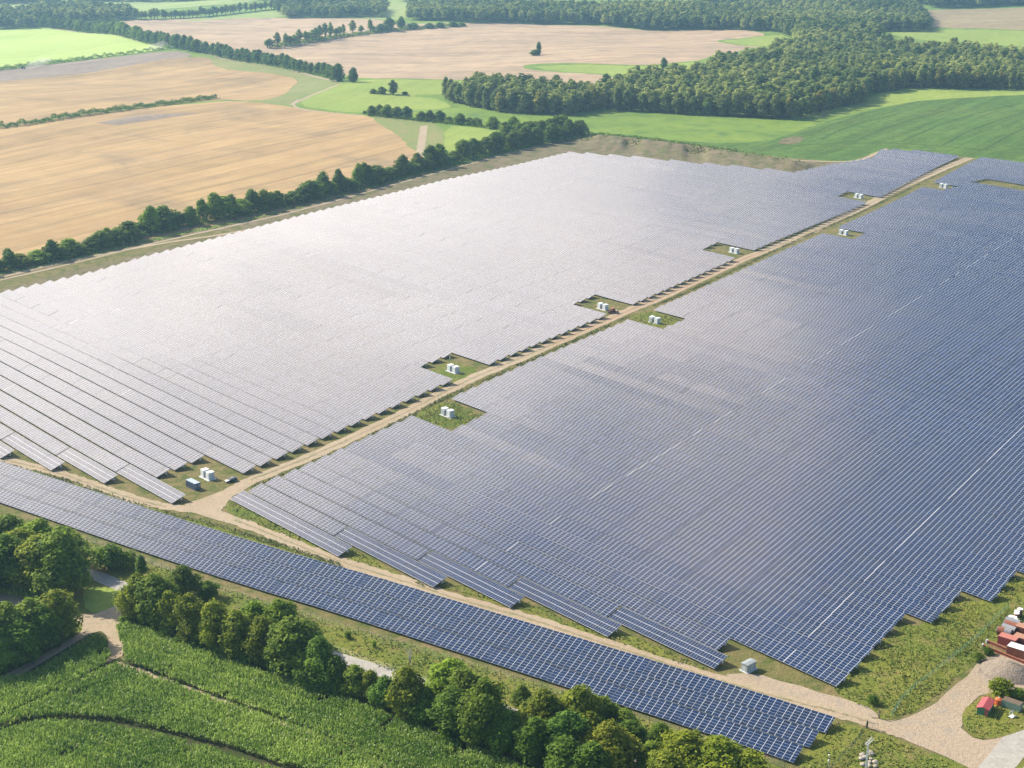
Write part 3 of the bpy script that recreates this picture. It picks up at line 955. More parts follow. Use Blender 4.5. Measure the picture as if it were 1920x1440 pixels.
def proto(kind, variants, h, r, nlobe, nleaf, size, limbs, mat='leaf', **kw):
    L = []
    for v in range(variants):
        lb = lobes_broad(h, r, nlobe, hash(kind) % 1000 * 0 + v * 17 + len(kind) * 5, **kw)
        V, F, tone = leaf_cloud(lb, nleaf, size, v * 31 + len(kind), up=1.2 if mat == 'leaf_wood' else .75)
        top = V[:, 2].max()
        V[:, 2] *= h / top
        L.append((trunk_mesh(h, r, v, limbs), np_mesh('crown', V, F, M[mat], tone=tone)))
    PROTO[kind] = (L, h, r)


proto('broad', 6, 14.0, 5.2, 26, 8600, .37, 6, low=.14, spread=.72, rs=(.2, .46))
proto('mid', 6, 15.0, 5.5, 20, 3000, .58, 5, low=.07, spread=.75, rs=(.2, .46))
proto('wood', 5, 23.0, 5.4, 15, 1700, .8, 4, mat='leaf_wood', low=.1)
proto('poplar', 3, 22.0, 4.4, 15, 1300, .62, 6, low=.25, spread=.75, rs=(.22, .34))
proto('far', 4, 20.0, 6.0, 10, 620, 1.05, 3, mat='leaf_wood', low=.25)
proto('bush', 4, 4.0, 2.6, 9, 1500, .24, 4, low=.12, spread=.7)
proto('slim', 2, 12.0, 2.6, 12, 3000, .32, 5, low=.15, spread=.5)

TREES = []


def tree(kind, p, h, w, label, group, cat='tree', tint=(1, 1, 1), name=None):
    L, h0, r0 = PROTO[kind]
    tm, cm = random.choice(L)
    o = empty(name or ('shrub' if kind == 'bush' else 'tree'), p, random.uniform(0, 2 * PI), label, cat, group)
    sxy = (w / 2) / r0
    o.scale = (sxy * random.uniform(.93, 1.07), sxy * random.uniform(.93, 1.07), h / h0)
    link_mesh('trunk', tm, o)
    c = link_mesh('crown', cm, o)
    f = random.uniform(.82, 1.18)
    c.color = (tint[0] * f, tint[1] * f, tint[2] * f, 1)
    TREES.append((o, p, h, w))
    return o


TINT = {'dark green': (.72, .85, .8), 'mid green': (1, 1, 1), 'olive green': (1.2, 1.02, .8), 'yellowish green': (1.35, 1.15, .75), 'light green': (1.3, 1.35, 1.0), 'blue-green': (.75, .95, 1.15), 'brownish green': (1.35, 1.0, .8)}


def px_tree(kind, bx, by, top, wpx, look, where, group, cat='tree', name=None):
    p = at(bx, by)
    h = max(1.2, height_px(bx, by, top))
    w = wpx * mpp(p) * (1.1 if kind in ('broad', 'poplar') else 1.0)
    nm = {'shrub': 'shrub', 'bush': 'shrub'}.get(cat, 'tree')
    return tree(kind, p, h, w, f'{look} {nm} {where}', group, cat, TINT[look], name)


HG = 'trees of the roadside hedge in the foreground'
# clump at the left edge, in front of the bent solar rows
for i, (bx, by, tp, w, lk) in enumerate([(-25, 1060, 962, 100, 'mid green'), (22, 1052, 966, 92, 'mid green'), (78, 1056, 972, 88, 'light green'), (15, 1098, 1000, 95, 'dark green'), (75, 1104, 1003, 95, 'olive green'), (122, 1112, 990, 100, 'mid green'), (-20, 1110, 1015, 80, 'dark green'), (120, 1070, 985, 80, 'mid green'), (45, 1075, 990, 90, 'olive green')]):
    px_tree('broad', bx, by, tp, w, lk, f'in the clump at the left edge, {ordinal(i + 1)} of nine', HG)
for bx, by, tp, w, lk, wh in [(205, 1066, 1018, 66, 'dark green', 'right of the big clump, by the paved road'), (238, 1064, 1032, 44, 'mid green', 'small, between the big clump and the cone-shaped young tree')]:
    px_tree('bush', bx, by, tp, w, lk, wh, HG, 'shrub')
px_tree('slim', 266, 1082, 1040, 28, 'dark green', 'slim and cone-shaped, standing alone above the junction', HG)
for i, (bx, by, tp, w, lk) in enumerate([(110, 1196, 1104, 84, 'olive green'), (62, 1212, 1120, 92, 'mid green'), (20, 1228, 1128, 92, 'mid green'), (-22, 1242, 1135, 92, 'dark green'), (85, 1214, 1132, 70, 'dark green'), (40, 1240, 1160, 80, 'dark green'), (0, 1255, 1175, 80, 'dark green')]):
    px_tree('broad', bx, by, tp, w, lk, f'left of the farm junction, {ordinal(i + 1)} of seven from the right', HG)
HEDGE = [(262, 1160, 1074, 66, 'olive green'), (298, 1172, 1074, 84, 'mid green'), (345, 1118, 1060, 54, 'mid green'), (390, 1122, 1088, 40, 'dark green'), (320, 1186, 1106, 58, 'yellowish green'), (360, 1202, 1110, 66, 'olive green'), (405, 1218, 1124, 70, 'yellowish green'), (448, 1232, 1142, 66, 'olive green'), (478, 1196, 1128, 70, 'light green'), (525, 1202, 1124, 74, 'light green'), (492, 1244, 1154, 62, 'olive green'), (548, 1262, 1158, 104, 'mid green'), (602, 1284, 1192, 70, 'dark green'), (575, 1215, 1160, 50, 'dark green'), (585, 1288, 1225, 60, 'dark green'), (628, 1296, 1228, 60, 'dark green'), (665, 1304, 1246, 54, 'mid green'), (695, 1312, 1256, 48, 'olive green'), (722, 1324, 1266, 50, 'blue-green'), (765, 1346, 1248, 66, 'olive green'), (800, 1356, 1290, 60, 'dark green'), (845, 1330, 1234, 84, 'light green'), (868, 1358, 1252, 84, 'mid green'), (850, 1380, 1290, 90, 'dark green'), (908, 1396, 1268, 88, 'mid green'), (890, 1390, 1310, 70, 'dark green'), (950, 1408, 1330, 70, 'dark green'), (980, 1330, 1284, 34, 'mid green'), (1018, 1388, 1292, 86, 'olive green'), (1000, 1424, 1345, 80, 'dark green'), (1062, 1424, 1332, 84, 'blue-green'), (1085, 1376, 1284, 80, 'olive green'), (1060, 1452, 1380, 80, 'dark green'), (1128, 1362, 1306, 66, 'mid green'), (1168, 1372, 1330, 50, 'mid green'), (1142, 1440, 1350, 88, 'brownish green'), (1110, 1462, 1390, 80, 'dark green'), (1218, 1444, 1390, 56, 'mid green'), (1236, 1388, 1356, 40, 'dark green'), (1180, 1402, 1350, 60, 'dark green'), (1282, 1452, 1372, 110, 'yellowish green'), (1350, 1466, 1384, 110, 'yellowish green'), (1400, 1475, 1408, 90, 'olive green'), (1250, 1478, 1410, 80, 'olive green')]
for i, (bx, by, tp, w, lk) in enumerate(HEDGE):
    px_tree('broad', bx, by, tp, w, lk, f'in the tall roadside hedge, {ordinal(i + 1)} from the farm junction', HG)
# undergrowth that closes the foot of the hedge
hb = [(250, 1168), (320, 1196), (400, 1226), (490, 1252), (600, 1292), (700, 1322), (800, 1362), (900, 1400), (1000, 1434), (1100, 1468)]
hbw = wobble([xy(*p) for p in hb], 4.5, 1.0, False)
for i, (x, y) in enumerate(hbw):
    tree('bush', Vector((x, y, float(T(x, y)))), random.uniform(3.2, 5.5), random.uniform(4.8, 7.5), f'dark low shrub between hedge and corn, {ordinal(i + 1)} from the farm junction', 'shrubs at the foot of the roadside hedge', 'shrub', TINT['dark green'])
hb2 = [(230, 1190), (160, 1185), (60, 1240), (-20, 1275)]
for i, (x, y) in enumerate(wobble([xy(*p) for p in [(128, 1192), (60, 1232), (-30, 1272)]], 5, 1.0, False)):
    tree('bush', Vector((x, y, float(T(x, y)))), random.uniform(3, 5), random.uniform(5, 7), f'dark low shrub along the farm track, {ordinal(i + 1)} from the farm junction', 'shrubs at the foot of the roadside hedge', 'shrub', TINT['dark green'])
for bx, by, tp, w, lk, wh in [(652, 1197, 1184, 16, 'dark green', 'tiny, alone on the verge between hedge and fence, left of the other'), (702, 1214, 1200, 12, 'light green', 'tiny, alone on the verge between hedge and fence, right of the other'), (1635, 1320, 1302, 26, 'dark green', 'round and dark beside the gate post'), (1876, 1304, 1270, 58, 'yellowish green', 'spiky and bright behind the red-roofed shed'), (1910, 1308, 1290, 40, 'mid green', 'behind the pale green container'), (1835, 1240, 1222, 26, 'mid green', 'on the edge of the gravel heap, lower'), (1852, 1226, 1212, 24, 'dark green', 'on the edge of the gravel heap, upper')]:
    px_tree('bush', bx, by, tp, w, lk, wh, 'single shrubs', 'shrub')
# bare birch-like shrub near the hedge
o = empty('bare_sapling', at(768, 1242), 0, 'bare pale sapling without leaves on the verge before the hedge', 'sapling')
mb = MB()
for i in range(9):
    a = i * .7; mb.tube((0, 0, 0), (math.cos(a) * .9, math.sin(a) * .9, 3.2 + random.uniform(0, 1.4)), .07, .02, 5)
mb.build('branches', M['grey_light'], o)


def line_trees(base, spacing, hr, wr, kind, looks, where, group, side=1.2, lo=0):
    P = wobble(chaikin([xy(*p) for p in base], 1), spacing, side, False)
    for i, (x, y) in enumerate(P):
        lk = random.choice(looks)
        h = random.uniform(*hr); w = random.uniform(*wr)
        tree(kind, Vector((x, y, float(T(x, y)))), h, w, f'{lk} tree {where}, {ordinal(i + 1)} from the left', group, 'tree', TINT[lk])


line_trees([(-40, 518), (0, 506), (150, 476), (240, 450)], 6.8, (5.5, 16), (9, 17), 'mid', ['mid green', 'olive green', 'dark green', 'light green'], 'at the low left end of the field row', 'trees in the row above the solar field', 2.0)
line_trees([(262, 440), (330, 425), (420, 408), (490, 394), (560, 378), (640, 358), (700, 343), (780, 322), (850, 304)], 7.4, (7, 19), (10, 19), 'mid', ['mid green', 'dark green', 'dark green', 'light green'], 'in the dense middle of the field row', 'trees in the row above the solar field', 2.2)
line_trees([(862, 298), (900, 292), (935, 281), (960, 276), (1000, 272), (1040, 264), (1090, 252)], 9, (13, 18), (14, 18), 'mid', ['mid green', 'dark green', 'dark green'], 'at the far end of the field row', 'trees in the row above the solar field', 4)
line_trees([(950, 272), (985, 264), (1020, 256), (1055, 250)], 14, (15, 19), (15, 19), 'mid', ['dark green', 'mid green'], 'behind the far end of the field row', 'trees in the row above the solar field', 3)
# second row on the meadow
for i, (bx, by, hz, w) in enumerate([(684, 213, 6, 10), (697, 216, 19, 22), (712, 217, 22, 24), (726, 219, 24, 28), (744, 221, 22, 24), (762, 222, 24, 28), (790, 226, 18, 24), (806, 227, 22, 22), (824, 228, 22, 28), (843, 230, 12, 18), (862, 233, 22, 26), (880, 234, 14, 20), (894, 236, 16, 24), (924, 241, 23, 28), (946, 244, 16, 20), (962, 243, 26, 32), (985, 247, 20, 26), (1004, 250, 24, 30), (1022, 254, 24, 30), (1040, 256, 22, 28)]):
    lk = random.choice(['mid green', 'mid green', 'light green', 'dark green'])
    px_tree('mid', bx, by, by - hz, w, lk, f'in the row across the bright meadow, {ordinal(i + 1)} from the left', 'trees in the row across the meadow')
# avenue on the far road
line_trees([(84, 50), (160, 58), (240, 68), (305, 86), (345, 93), (400, 101)], 12, (15, 21), (14, 19), 'mid', ['mid green', 'light green', 'blue-green'], 'in the left half of the avenue', 'trees in the far avenue', 2)
line_trees([(408, 103), (470, 116), (540, 128), (600, 140), (632, 147)], 11, (13, 19), (12, 16), 'mid', ['mid green', 'dark green', 'blue-green'], 'in the right half of the avenue', 'trees in the far avenue', 2)
for bx, by, tp, w, lk, wh, kd in [(634, 152, 118, 30, 'dark green', 'tall at the right end of the far avenue', 'mid'), (662, 154, 125, 22, 'dark green', 'detached, last after the end of the far avenue', 'mid'), (737, 177, 149, 20, 'dark green', 'tall, in the small group on the bright meadow', 'wood'), (716, 176, 162, 18, 'mid green', 'small, middle of the group on the bright meadow', 'mid'), (700, 175, 166, 16, 'mid green', 'small, left of the group on the bright meadow', 'mid'), (759, 177, 171, 14, 'dark green', 'low, right of the group on the bright meadow', 'mid'), (1010, 103, 78, 12, 'dark green', 'tall and thin, alone in the wide stubble field', 'slim'), (1004, 104, 92, 24, 'mid green', 'bushy and low beside the tall one in the wide stubble', 'mid'), (1244, 128, 107, 15, 'blue-green', 'alone on the green bay in the stubble', 'mid'), (1160, 149, 138, 18, 'mid green', 'single, before the left corner of the upper wood', 'mid'), (836, 182, 160, 16, 'dark green', 'single, at the left tip of the near wood', 'wood'), (120, 22, 10, 12, 'blue-green', 'single, on the pale far pasture', 'far')]:
    px_tree(kd, bx, by, tp, w, lk, wh, 'single trees on the fields')
line_trees([(504, 90), (530, 88), (560, 82), (600, 74), (640, 67), (668, 63), (700, 61)], 11, (11, 25), (9, 16), 'poplar', ['light green', 'light green', 'mid green'], 'in the airy row inside the stubble', 'airy trees in the stubble row', 3)
for i, (bx, by, tp, w) in enumerate([(714, 60, 44, 20), (730, 58, 31, 26), (752, 54, 30, 20), (775, 54, 42, 26), (805, 53, 43, 22), (825, 52, 41, 20), (850, 50, 40, 20), (866, 49, 42, 16)]):
    px_tree('mid', bx, by, tp, w, 'blue-green', f'in the bushy row atop the far stubble, {ordinal(i + 1)} from the left', 'bushy trees at the top of the stubble')
line_trees([(255, 36), (330, 34), (420, 27), (500, 18), (530, 14)], 10, (13, 20), (13, 19), 'far', ['blue-green', 'mid green'], 'in the thin row behind the stubble', 'trees in the thin row behind the stubble', 2)


# ------------------------------------------------------------------ woods: front trees one by one, the mass behind as stuff
WOODS = {
    'near': [(834, 184), (900, 203), (985, 212), (1060, 214), (1110, 204), (1200, 208), (1300, 214), (1400, 219), (1480, 222), (1490, 213), (1612, 192), (1622, 174), (1700, 163), (1800, 166), (1920, 166), (2120, 168), (2120, 112), (1920, 116), (1790, 106), (1700, 100), (1640, 92), (1500, 92), (1480, 100), (1420, 117), (1330, 138), (1300, 150), (1180, 164), (1120, 186), (1060, 184), (1000, 180), (930, 178), (880, 177)],
    'mid': [(765, 39), (870, 43), (957, 43), (1073, 46), (1160, 51), (1207, 56), (1290, 56), (1400, 57), (1462, 63), (1492, 82), (1500, 97), (1640, 95), (1650, 70), (1618, 62), (1740, 60), (1742, 46), (1724, 26), (1710, 14), (1440, 14), (1260, 24), (1130, 25), (1040, 22), (960, 15), (860, 6), (770, 8)],
}
FRONT = {'near': [(834, 186), (880, 200), (940, 209), (985, 213), (1060, 215), (1110, 206), (1200, 209), (1300, 215), (1400, 220), (1480, 223), (1545, 207), (1612, 193), (1622, 177), (1700, 164), (1800, 167), (1925, 168)]}
pts = wobble([xy(*p) for p in FRONT['near']], 11.5, 2.5, False)
for i, (x, y) in enumerate(pts):
    lk = random.choice(['mid green', 'dark green', 'olive green', 'mid green'])
    tree('wood', Vector((x, y, float(T(x, y)))), random.uniform(18, 25), random.uniform(11, 16), f'{lk} tree on the near wood front, {ordinal(i + 1)} from its left tip', 'trees on the front edge of the near wood', 'tree', TINT[lk])


def wood_mass(name, polys, spacing, hr, wr, nleaf, size, label, extra=None):
    TV, TF, TT = [], [], []
    templ = []
    for v in range(6):
        lb = lobes_broad(20.0, 5.6, 9, 900 + v, low=.3)
        V, F, tone = leaf_cloud(lb, nleaf, size, 77 + v, inner=.75, up=1.3)
        V[:, 2] *= 20.0 / V[:, 2].max()
        templ.append((V, F, tone))
    base = 0
    pos = []
    for pl in polys:
        X, Y = scatter_poly([xy(*p) for p in pl], spacing, .42)
        pos += list(zip(X, Y))
    if extra:
        pos += extra
    for (x, y) in pos:
        V, F, tone = random.choice(templ)
        a = random.uniform(0, 2 * PI); h = random.uniform(*hr) / 20.0; w = random.uniform(*wr) / 11.2
        c, s = math.cos(a), math.sin(a)
        W = np.stack([(V[:, 0] * c - V[:, 1] * s) * w + x, (V[:, 0] * s + V[:, 1] * c) * w + y, V[:, 2] * h + float(T(x, y))], 1)
        TV.append(W); TF.append(F + base); base += len(V)
        TT.append(np.clip(tone * .55 + random.uniform(-.25, .45) + .22 * math.sin(x / 61 + 1.3 * math.sin(y / 83)) * math.sin(y / 57), 0, 1))
    me = np_mesh(name, np.concatenate(TV), np.concatenate(TF), M['leaf_wood'], tone=np.concatenate(TT))
    o = link_mesh(name, me)
    tag(o, label, None, None, 'stuff')
    return len(pos)


nA = wood_mass('near_wood', [WOODS['near']], 10.4, (14, 27), (11, 21), 350, 1.15, 'mixed wood of closely standing trees beyond the solar field')
nB = wood_mass('far_wood', [WOODS['mid'], [(1300, 7), (1440, 6), (1760, 8), (2200, 6), (2200, -8), (1290, -6)], [(1735, 14), (1920, 10), (2200, 8), (2200, -4), (1735, 0)]], 11.5, (19, 26), (12, 17), 170, 1.7, 'dark far wood behind the stubble fields')
nC = wood_mass('copses', [[(530, 34), (640, 34), (718, 32), (726, 18), (680, 8), (560, 8), (510, 16)], [(-80, 56), (60, 54), (84, 46), (66, 30), (0, 26), (-80, 30)], [(60, 40), (150, 46), (250, 36), (250, 26), (150, 20), (60, 26)], [(130, 5), (300, 4), (480, 0), (700, -4), (130, -10)], [(-60, 12), (110, 8), (110, 0), (-60, 0)], [(0, -10), (2000, -10), (2000, -26), (0, -26)], [(750, 4), (900, 2), (900, -8), (750, -8)]], 13.0, (16, 23), (13, 18), 170, 1.7, 'scattered copses along the far top edge')


def hedge_stuff(name, base, width, h, dens, label, tint=(1, 1, 1), size=.55, mat='leaf'):
    P = chaikin([xy(*p) for p in base], 1)
    V0 = []; T0 = []
    for (ax, ay), (bx, by) in zip(P[:-1], P[1:]):
        L = math.hypot(bx - ax, by - ay)
        n = int(L * width * dens)
        t = RNG.uniform(0, 1, n); off = RNG.normal(0, width * .32, n)
        x = ax + (bx - ax) * t - (by - ay) / L * off; y = ay + (by - ay) * t + (bx - ax) / L * off
        hh = h * (.65 + .5 * np.sin(t * L / 5.1 + ax) * np.sin(t * L / 2.3)) * (1 - (off / width) ** 2 * 1.2)
        z = T(x, y) + np.maximum(.2, hh) * RNG.uniform(.15, 1, n) ** .6
        V0.append(np.stack([x, y, z], 1))
    P = np.concatenate(V0); n = len(P)
    nrm = RNG.normal(size=(n, 3)); nrm[:, 2] += .8; nrm /= np.linalg.norm(nrm, axis=1)[:, None]
    t = np.cross(nrm, RNG.normal(size=(n, 3))); t /= np.linalg.norm(t, axis=1)[:, None]; b = np.cross(nrm, t)
    s = size * RNG.uniform(.6, 1.4, n)[:, None]
    V = np.stack([P - t * s, P - b * s * .7, P + t * s, P + b * s * .7], 1).reshape(-1, 3)
    o = link_mesh(name, np_mesh(name, V, np.arange(4 * n).reshape(-1, 4), M[mat], tone=RNG.uniform(0, 1, n)))
    o.color = (*tint, 1)
    return o


tag(hedge_stuff('field_hedge', [(-260, 275), (-20, 242), (83, 230), (88, 227), (200, 211), (300, 198), (404, 185)], 10, 5.6, 3.6, '', (.75, .85, .8)), 'narrow green hedge dividing the two stubble fields', 'hedge')
tag(hedge_stuff('field_hedge', [(-200, 160), (-20, 134), (80, 121), (165, 110), (240, 101), (318, 91)], 9, 5.5, 1.8, '', (1.1, 1.2, 1.0), .7), 'narrow hedge below the bright green field', 'hedge')
tag(hedge_stuff('field_hedge', [(1100, 250), (1140, 254), (1200, 260), (1260, 268), (1310, 276), (1380, 284)], 6, 2.6, 2.0, '', (.8, .9, .9)), 'dark low hedge between the bank and the green field', 'hedge')


# ------------------------------------------------------------------ corn and weeds
def blades(P, h, w, n_each, spread, tone, mat, name, label, lean=.5, kind='stuff', hj=.25):
    """plants of n_each bent leaves at the points P"""
    N = len(P)
    k = n_each
    base = np.repeat(P, k, 0)
    a = RNG.uniform(0, 2 * PI, N * k)
    hh = np.repeat(h * (1 + RNG.uniform(-hj, hj, N)), k) * RNG.uniform(.55, 1.0, N * k)
    z0 = hh * RNG.uniform(.25, .6, N * k)
    d = np.stack([np.cos(a), np.sin(a)], 1)
    s = spread * RNG.uniform(.5, 1.2, N * k)
    side = np.stack([-d[:, 1], d[:, 0]], 1) * (w * RNG.uniform(.6, 1.3, N * k))[:, None]
    def pt(f, zz, sd):
        return np.concatenate([base[:, :2] + d * (s * f)[:, None] + side * sd, (base[:, 2] + zz)[:, None]], 1)
    p0a, p0b = pt(0, z0, -.6), pt(0, z0, .6)
    p1a, p1b = pt(.5, hh, -1), pt(.5, hh, 1)
    p2a, p2b = pt(1.0, hh * (1 - lean * .5), -.25), pt(1.0, hh * (1 - lean * .5), .25)
    V = np.stack([p0a, p0b, p1b, p1a, p2b, p2a], 1).reshape(-1, 3)
    i = np.arange(N * k)[:, None] * 6
    F = np.concatenate([i + np.array([[0, 1, 2, 3]]), i + np.array([[3, 2, 4, 5]])], 0)
    tn = np.concatenate([np.repeat(tone, k) + RNG.uniform(-.2, .2, N * k)] * 2)
    o = link_mesh(name, np_mesh(name, V, F, M[mat], tone=np.clip(tn, 0, 1)))
    return tag(o, label, None, None, kind)


CZ = 2.2
corn_polys = [
    [(-150, 1345), (0, 1266), (60, 1257), (178, 1186), (196, 1190), (207, 1222), (196, 1238), (140, 1272), (60, 1306), (0, 1336), (-150, 1400)],
    [(216, 1166), (240, 1162), (330, 1194), (400, 1222), (520, 1262), (640, 1300), (800, 1362), (1000, 1438), (1200, 1510), (1000, 1520), (860, 1460), (680, 1402), (560, 1350), (450, 1312), (330, 1268), (262, 1242), (236, 1232), (226, 1200)],
    [(-150, 1415), (0, 1342), (70, 1308), (150, 1270), (214, 1238), (290, 1262), (400, 1304), (460, 1322), (570, 1359), (690, 1410), (870, 1468), (1000, 1528), (700, 1640), (-150, 1640)],
    [(-80, 1066), (0, 1072), (40, 1086), (78, 1108), (62, 1120), (20, 1108), (-80, 1096)],
]
gapl = [xy(p[0], p[1], 1.0) for p in [(-60, 1395), (0, 1368), (60, 1350), (120, 1346), (200, 1352), (300, 1372), (400, 1398), (480, 1425), (560, 1448), (680, 1490)]]
gap2 = [xy(p[0], p[1], 1.0) for p in [(270, 1318), (300, 1302), (316, 1290)]]
gap3 = [xy(p[0], p[1], 1.0) for p in [(430, 1415), (505, 1372)]]
allP, allT = [], []
for pl in corn_polys:
    W = [xy(p[0], p[1], CZ) for p in pl]
    xs = [p[0] for p in W]; ys = [p[1] for p in W]
    # rows of plants along the direction of the hedge
    c, s = math.cos(CROT), math.sin(CROT)
    U = [x * c + y * s for x, y in W]; Q = [-x * s + y * c for x, y in W]
    gu, gq = np.meshgrid(np.arange(min(U), max(U), .5), np.arange(min(Q), max(Q), .75))
    u = gu.ravel() + RNG.uniform(-.15, .15, gu.size); q = gq.ravel() + RNG.uniform(-.1, .1, gu.size)
    X = u * c - q * s; Y = u * s + q * c
    k = in_poly(X, Y, W) & (dist_line(X, Y, gapl) > 1.75 + .25 * np.sin(X / 6.1))
    X, Y = X[k], Y[k]
    # thin spots
    thin = np.sin(X / 5.3 + 1) * np.sin(Y / 4.1) + .7 * np.sin(X / 2.2 - Y / 3.1)
    k = RNG.uniform(0, 1, len(X)) > np.where(thin > 1.15, .6, .04)
    X, Y, thin = X[k], Y[k], thin[k]
    allP.append(np.stack([X, Y, T(X, Y)], 1))
    rid = np.floor((-X * math.sin(CROT) + Y * math.cos(CROT)) / .75 + .5).astype(int)
    allT.append(.42 + .2 * (np.random.default_rng(5).uniform(-1, 1, 4000)[rid % 4000]) + .16 * np.sin(X / 11 + Y / 17) + .12 * np.sin(X / 3.7 - Y / 5) + RNG.uniform(-.3, .3, len(X)))
P = np.concatenate(allP); tn = np.concatenate(allT)
blades(P, 2.4, .105, 6, .8, tn, 'leaf_corn', 'corn_crop', 'tall green corn standing in the foreground field', lean=.28, hj=.12)


def weeds(name, polys, spacing, h, label, tint=(1, 1, 1), avoid=None, k=4, off=0.0):
    A = []
    for pl in polys:
        W = [xy(*p) for p in pl]
        X, Y = scatter_poly(W, spacing, .9)
        cl = np.sin(X / 5.3 + 2 * np.sin(Y / 7)) * np.sin(Y / 4.9 + np.sin(X / 9)) * .6 + RNG.normal(0, .7, len(X))
        kk = cl > .15
        A.append(np.stack([X[kk], Y[kk], T(X[kk], Y[kk]) + off], 1))
    P = np.concatenate(A)
    o = blades(P, h, .16, k, .5, RNG.uniform(0, 1, len(P)) ** 1.4, 'leaf_weed', name, label, lean=.5, hj=.5)
    o.color = (*tint, 1)
    return o


weeds('tall_grass', [[(1560, 1294), (1590, 1268), (1690, 1172), (1740, 1178), (1795, 1120), (1850, 1136), (1900, 1080), (1990, 1092), (1990, 1180), (1850, 1200), (1832, 1232), (1796, 1262), (1756, 1304), (1700, 1338), (1660, 1346), (1600, 1318)]], .75, .75, 'rough tall grass and weeds beside the right end of the panels', (1.15, 1.3, .8))
weeds('weeds', [[(1818, 1322), (1845, 1304), (1900, 1298), (1950, 1320), (1910, 1370), (1868, 1382), (1832, 1382), (1810, 1366)], [(1500, 1440), (1562, 1354), (1640, 1376), (1720, 1406), (1790, 1434), (1500, 1480)]], .8, .5, 'low weeds around the yard and the gate', (1.1, 1.2, .8))
weeds('weeds', [[(424, 945), (440, 942), (640, 1046), (662, 1032), (806, 1107), (842, 1087), (970, 1141), (982, 1124), (1138, 1196), (1160, 1181), (1328, 1256), (1290, 1250), (1150, 1203), (1000, 1150), (840, 1103), (640, 1046), (520, 998), (444, 970)], [(776, 786), (800, 768), (842, 754), (904, 779), (848, 806)], [(1180, 600), (1202, 590), (1222, 585), (1278, 602), (1246, 616)]], .8, .6, 'low weeds between the panels and the track', (1.0, 1.15, .8))
weeds('weeds', [[(0, 872), (120, 904), (240, 946), (380, 984), (500, 1020), (640, 1064), (640, 1058), (500, 1010), (380, 976), (240, 938), (120, 897), (0, 866)], [(478, 915), (640, 848), (850, 742), (1000, 676), (1180, 595), (1180, 591), (1000, 671), (850, 736), (640, 842), (470, 912)], [(1200, 584), (1290, 549), (1613, 400), (1800, 310), (1613, 397), (1290, 545)]], .5, .6, 'weeds growing on the edge of the track', (.7, .85, .7))
weeds('verge_grass', [[(0, 966), (160, 1014), (380, 1092), (640, 1172), (1017, 1284), (1280, 1374), (1480, 1446), (1400, 1446), (1100, 1370), (860, 1300), (740, 1262), (640, 1224), (520, 1190), (380, 1135), (300, 1110)]], .8, .55, 'grass on the verge between hedge and fence', (1.0, 1.3, .7))

# ------------------------------------------------------------------ stations, containers, vehicles
RAZ = AZ                      # along the rows


def ground_at(p):
    return Vector((p[0], p[1], float(T(p[0], p[1]))))


def white_station(px, py, label, louvre_left=False):
    """transformer station: two white cabinets with a recessed dark bay between them on a slab"""
    o = empty('transformer_station', at(px, py), RAZ, label, 'transformer station', 'white transformer stations along the track')
    MB().box((0, 0, .06), (7.0, 3.9, .22)).build('slab', M['grey_light'], o, bevel=.03)
    for sx, ln in ((-1.85, 2.1), (1.85, 2.1)):
        c = MB().box((sx, 0, 1.52), (ln, 2.5, 2.7)).build('cabinet', M['white'], o, bevel=.04)
        MB().box((sx, 0, 2.95), (ln + .16, 2.66, .14)).build('roof', M['white'], c, bevel=.03)
        d = MB()
        for j in range(2):
            d.box((sx - ln * .24 + j * ln * .48, -1.27, 1.42), (ln * .43, .04, 2.2))
        d.build('door', M['grey_mid'] if (louvre_left and sx < 0) else M['white'], c)
        l = MB()
        for q in range(5):
            l.box((sx + (ln / 2 + .015) * (1 if sx > 0 else -1), .2, .7 + q * .34), (.04, 1.6, .2))
        l.build('louvre', M['grey_mid'], c)
    b = MB().box((0, .15, 1.15), (1.5, 2.0, 2.0)).build('transformer_bay', M['grey_dark'], o)
    f = MB()
    for q in range(6):
        f.box((-.6 + q * .24, -.95, 1.15), (.05, .16, 1.7))
    f.build('cooling_fins', M['grey_mid'], b)
    MB().box((0, .1, 2.22), (1.5, 1.9, .1)).build('bay_cover', M['grey_mid'], o)
    return o


for px, py, lb, lv in [
    (389.7, 896, 'white two-cabinet transformer station beside the blue container', False),
    (849.7, 697, 'white two-cabinet transformer station in the nearest bay left of the track', False),
    (1130.3, 579.7, 'white two-cabinet transformer station beside the dark red tractor', False),
    (1376.7, 474, 'white two-cabinet transformer station in the third bay left of the track', False),
    (1610, 371.5, 'white transformer station in the farthest bay left of the track', False),
    (839.4, 779.4, 'white transformer station with dark doors in the nearest, greenest bay right of the track', True),
    (1227.5, 605, 'white transformer station with dark doors in the second bay right of the track', True),
    (1581.7, 440, 'white transformer station in the third bay right of the track', True),
    (1769, 352, 'white transformer station in the farthest bay right of the track', True)]:
    white_station(px, py, lb, lv)

# grey hut by the perimeter track
o = empty('transformer_hut', at(1403, 1256), RAZ, 'small grey transformer hut with grey doors beside the perimeter track', 'transformer hut')
MB().box((0, .1, .1), (3.6, 5.6, .3)).build('slab', M['grey_light'], o, bevel=.03)
o.scale = (.85, .85, .9)
w = MB().box((0, 0, 1.4), (2.5, 4.6, 2.5)).build('walls', M['hut_wall'], o, bevel=.03)
MB().box((-.05, -2.31, 1.25), (1.5, .04, 2.0)).build('door', M['grey_mid'], o)
MB().box((1.265, .5, 1.25), (.04, 1.5, 2.0)).build('door', M['grey_mid'], o)
MB().prism([(-1.42, 2.66), (1.42, 2.66), (1.42, 2.76), (0, 2.98), (-1.42, 2.76)], -2.5, 2.5).build('roof', M['hut_roof'], o)


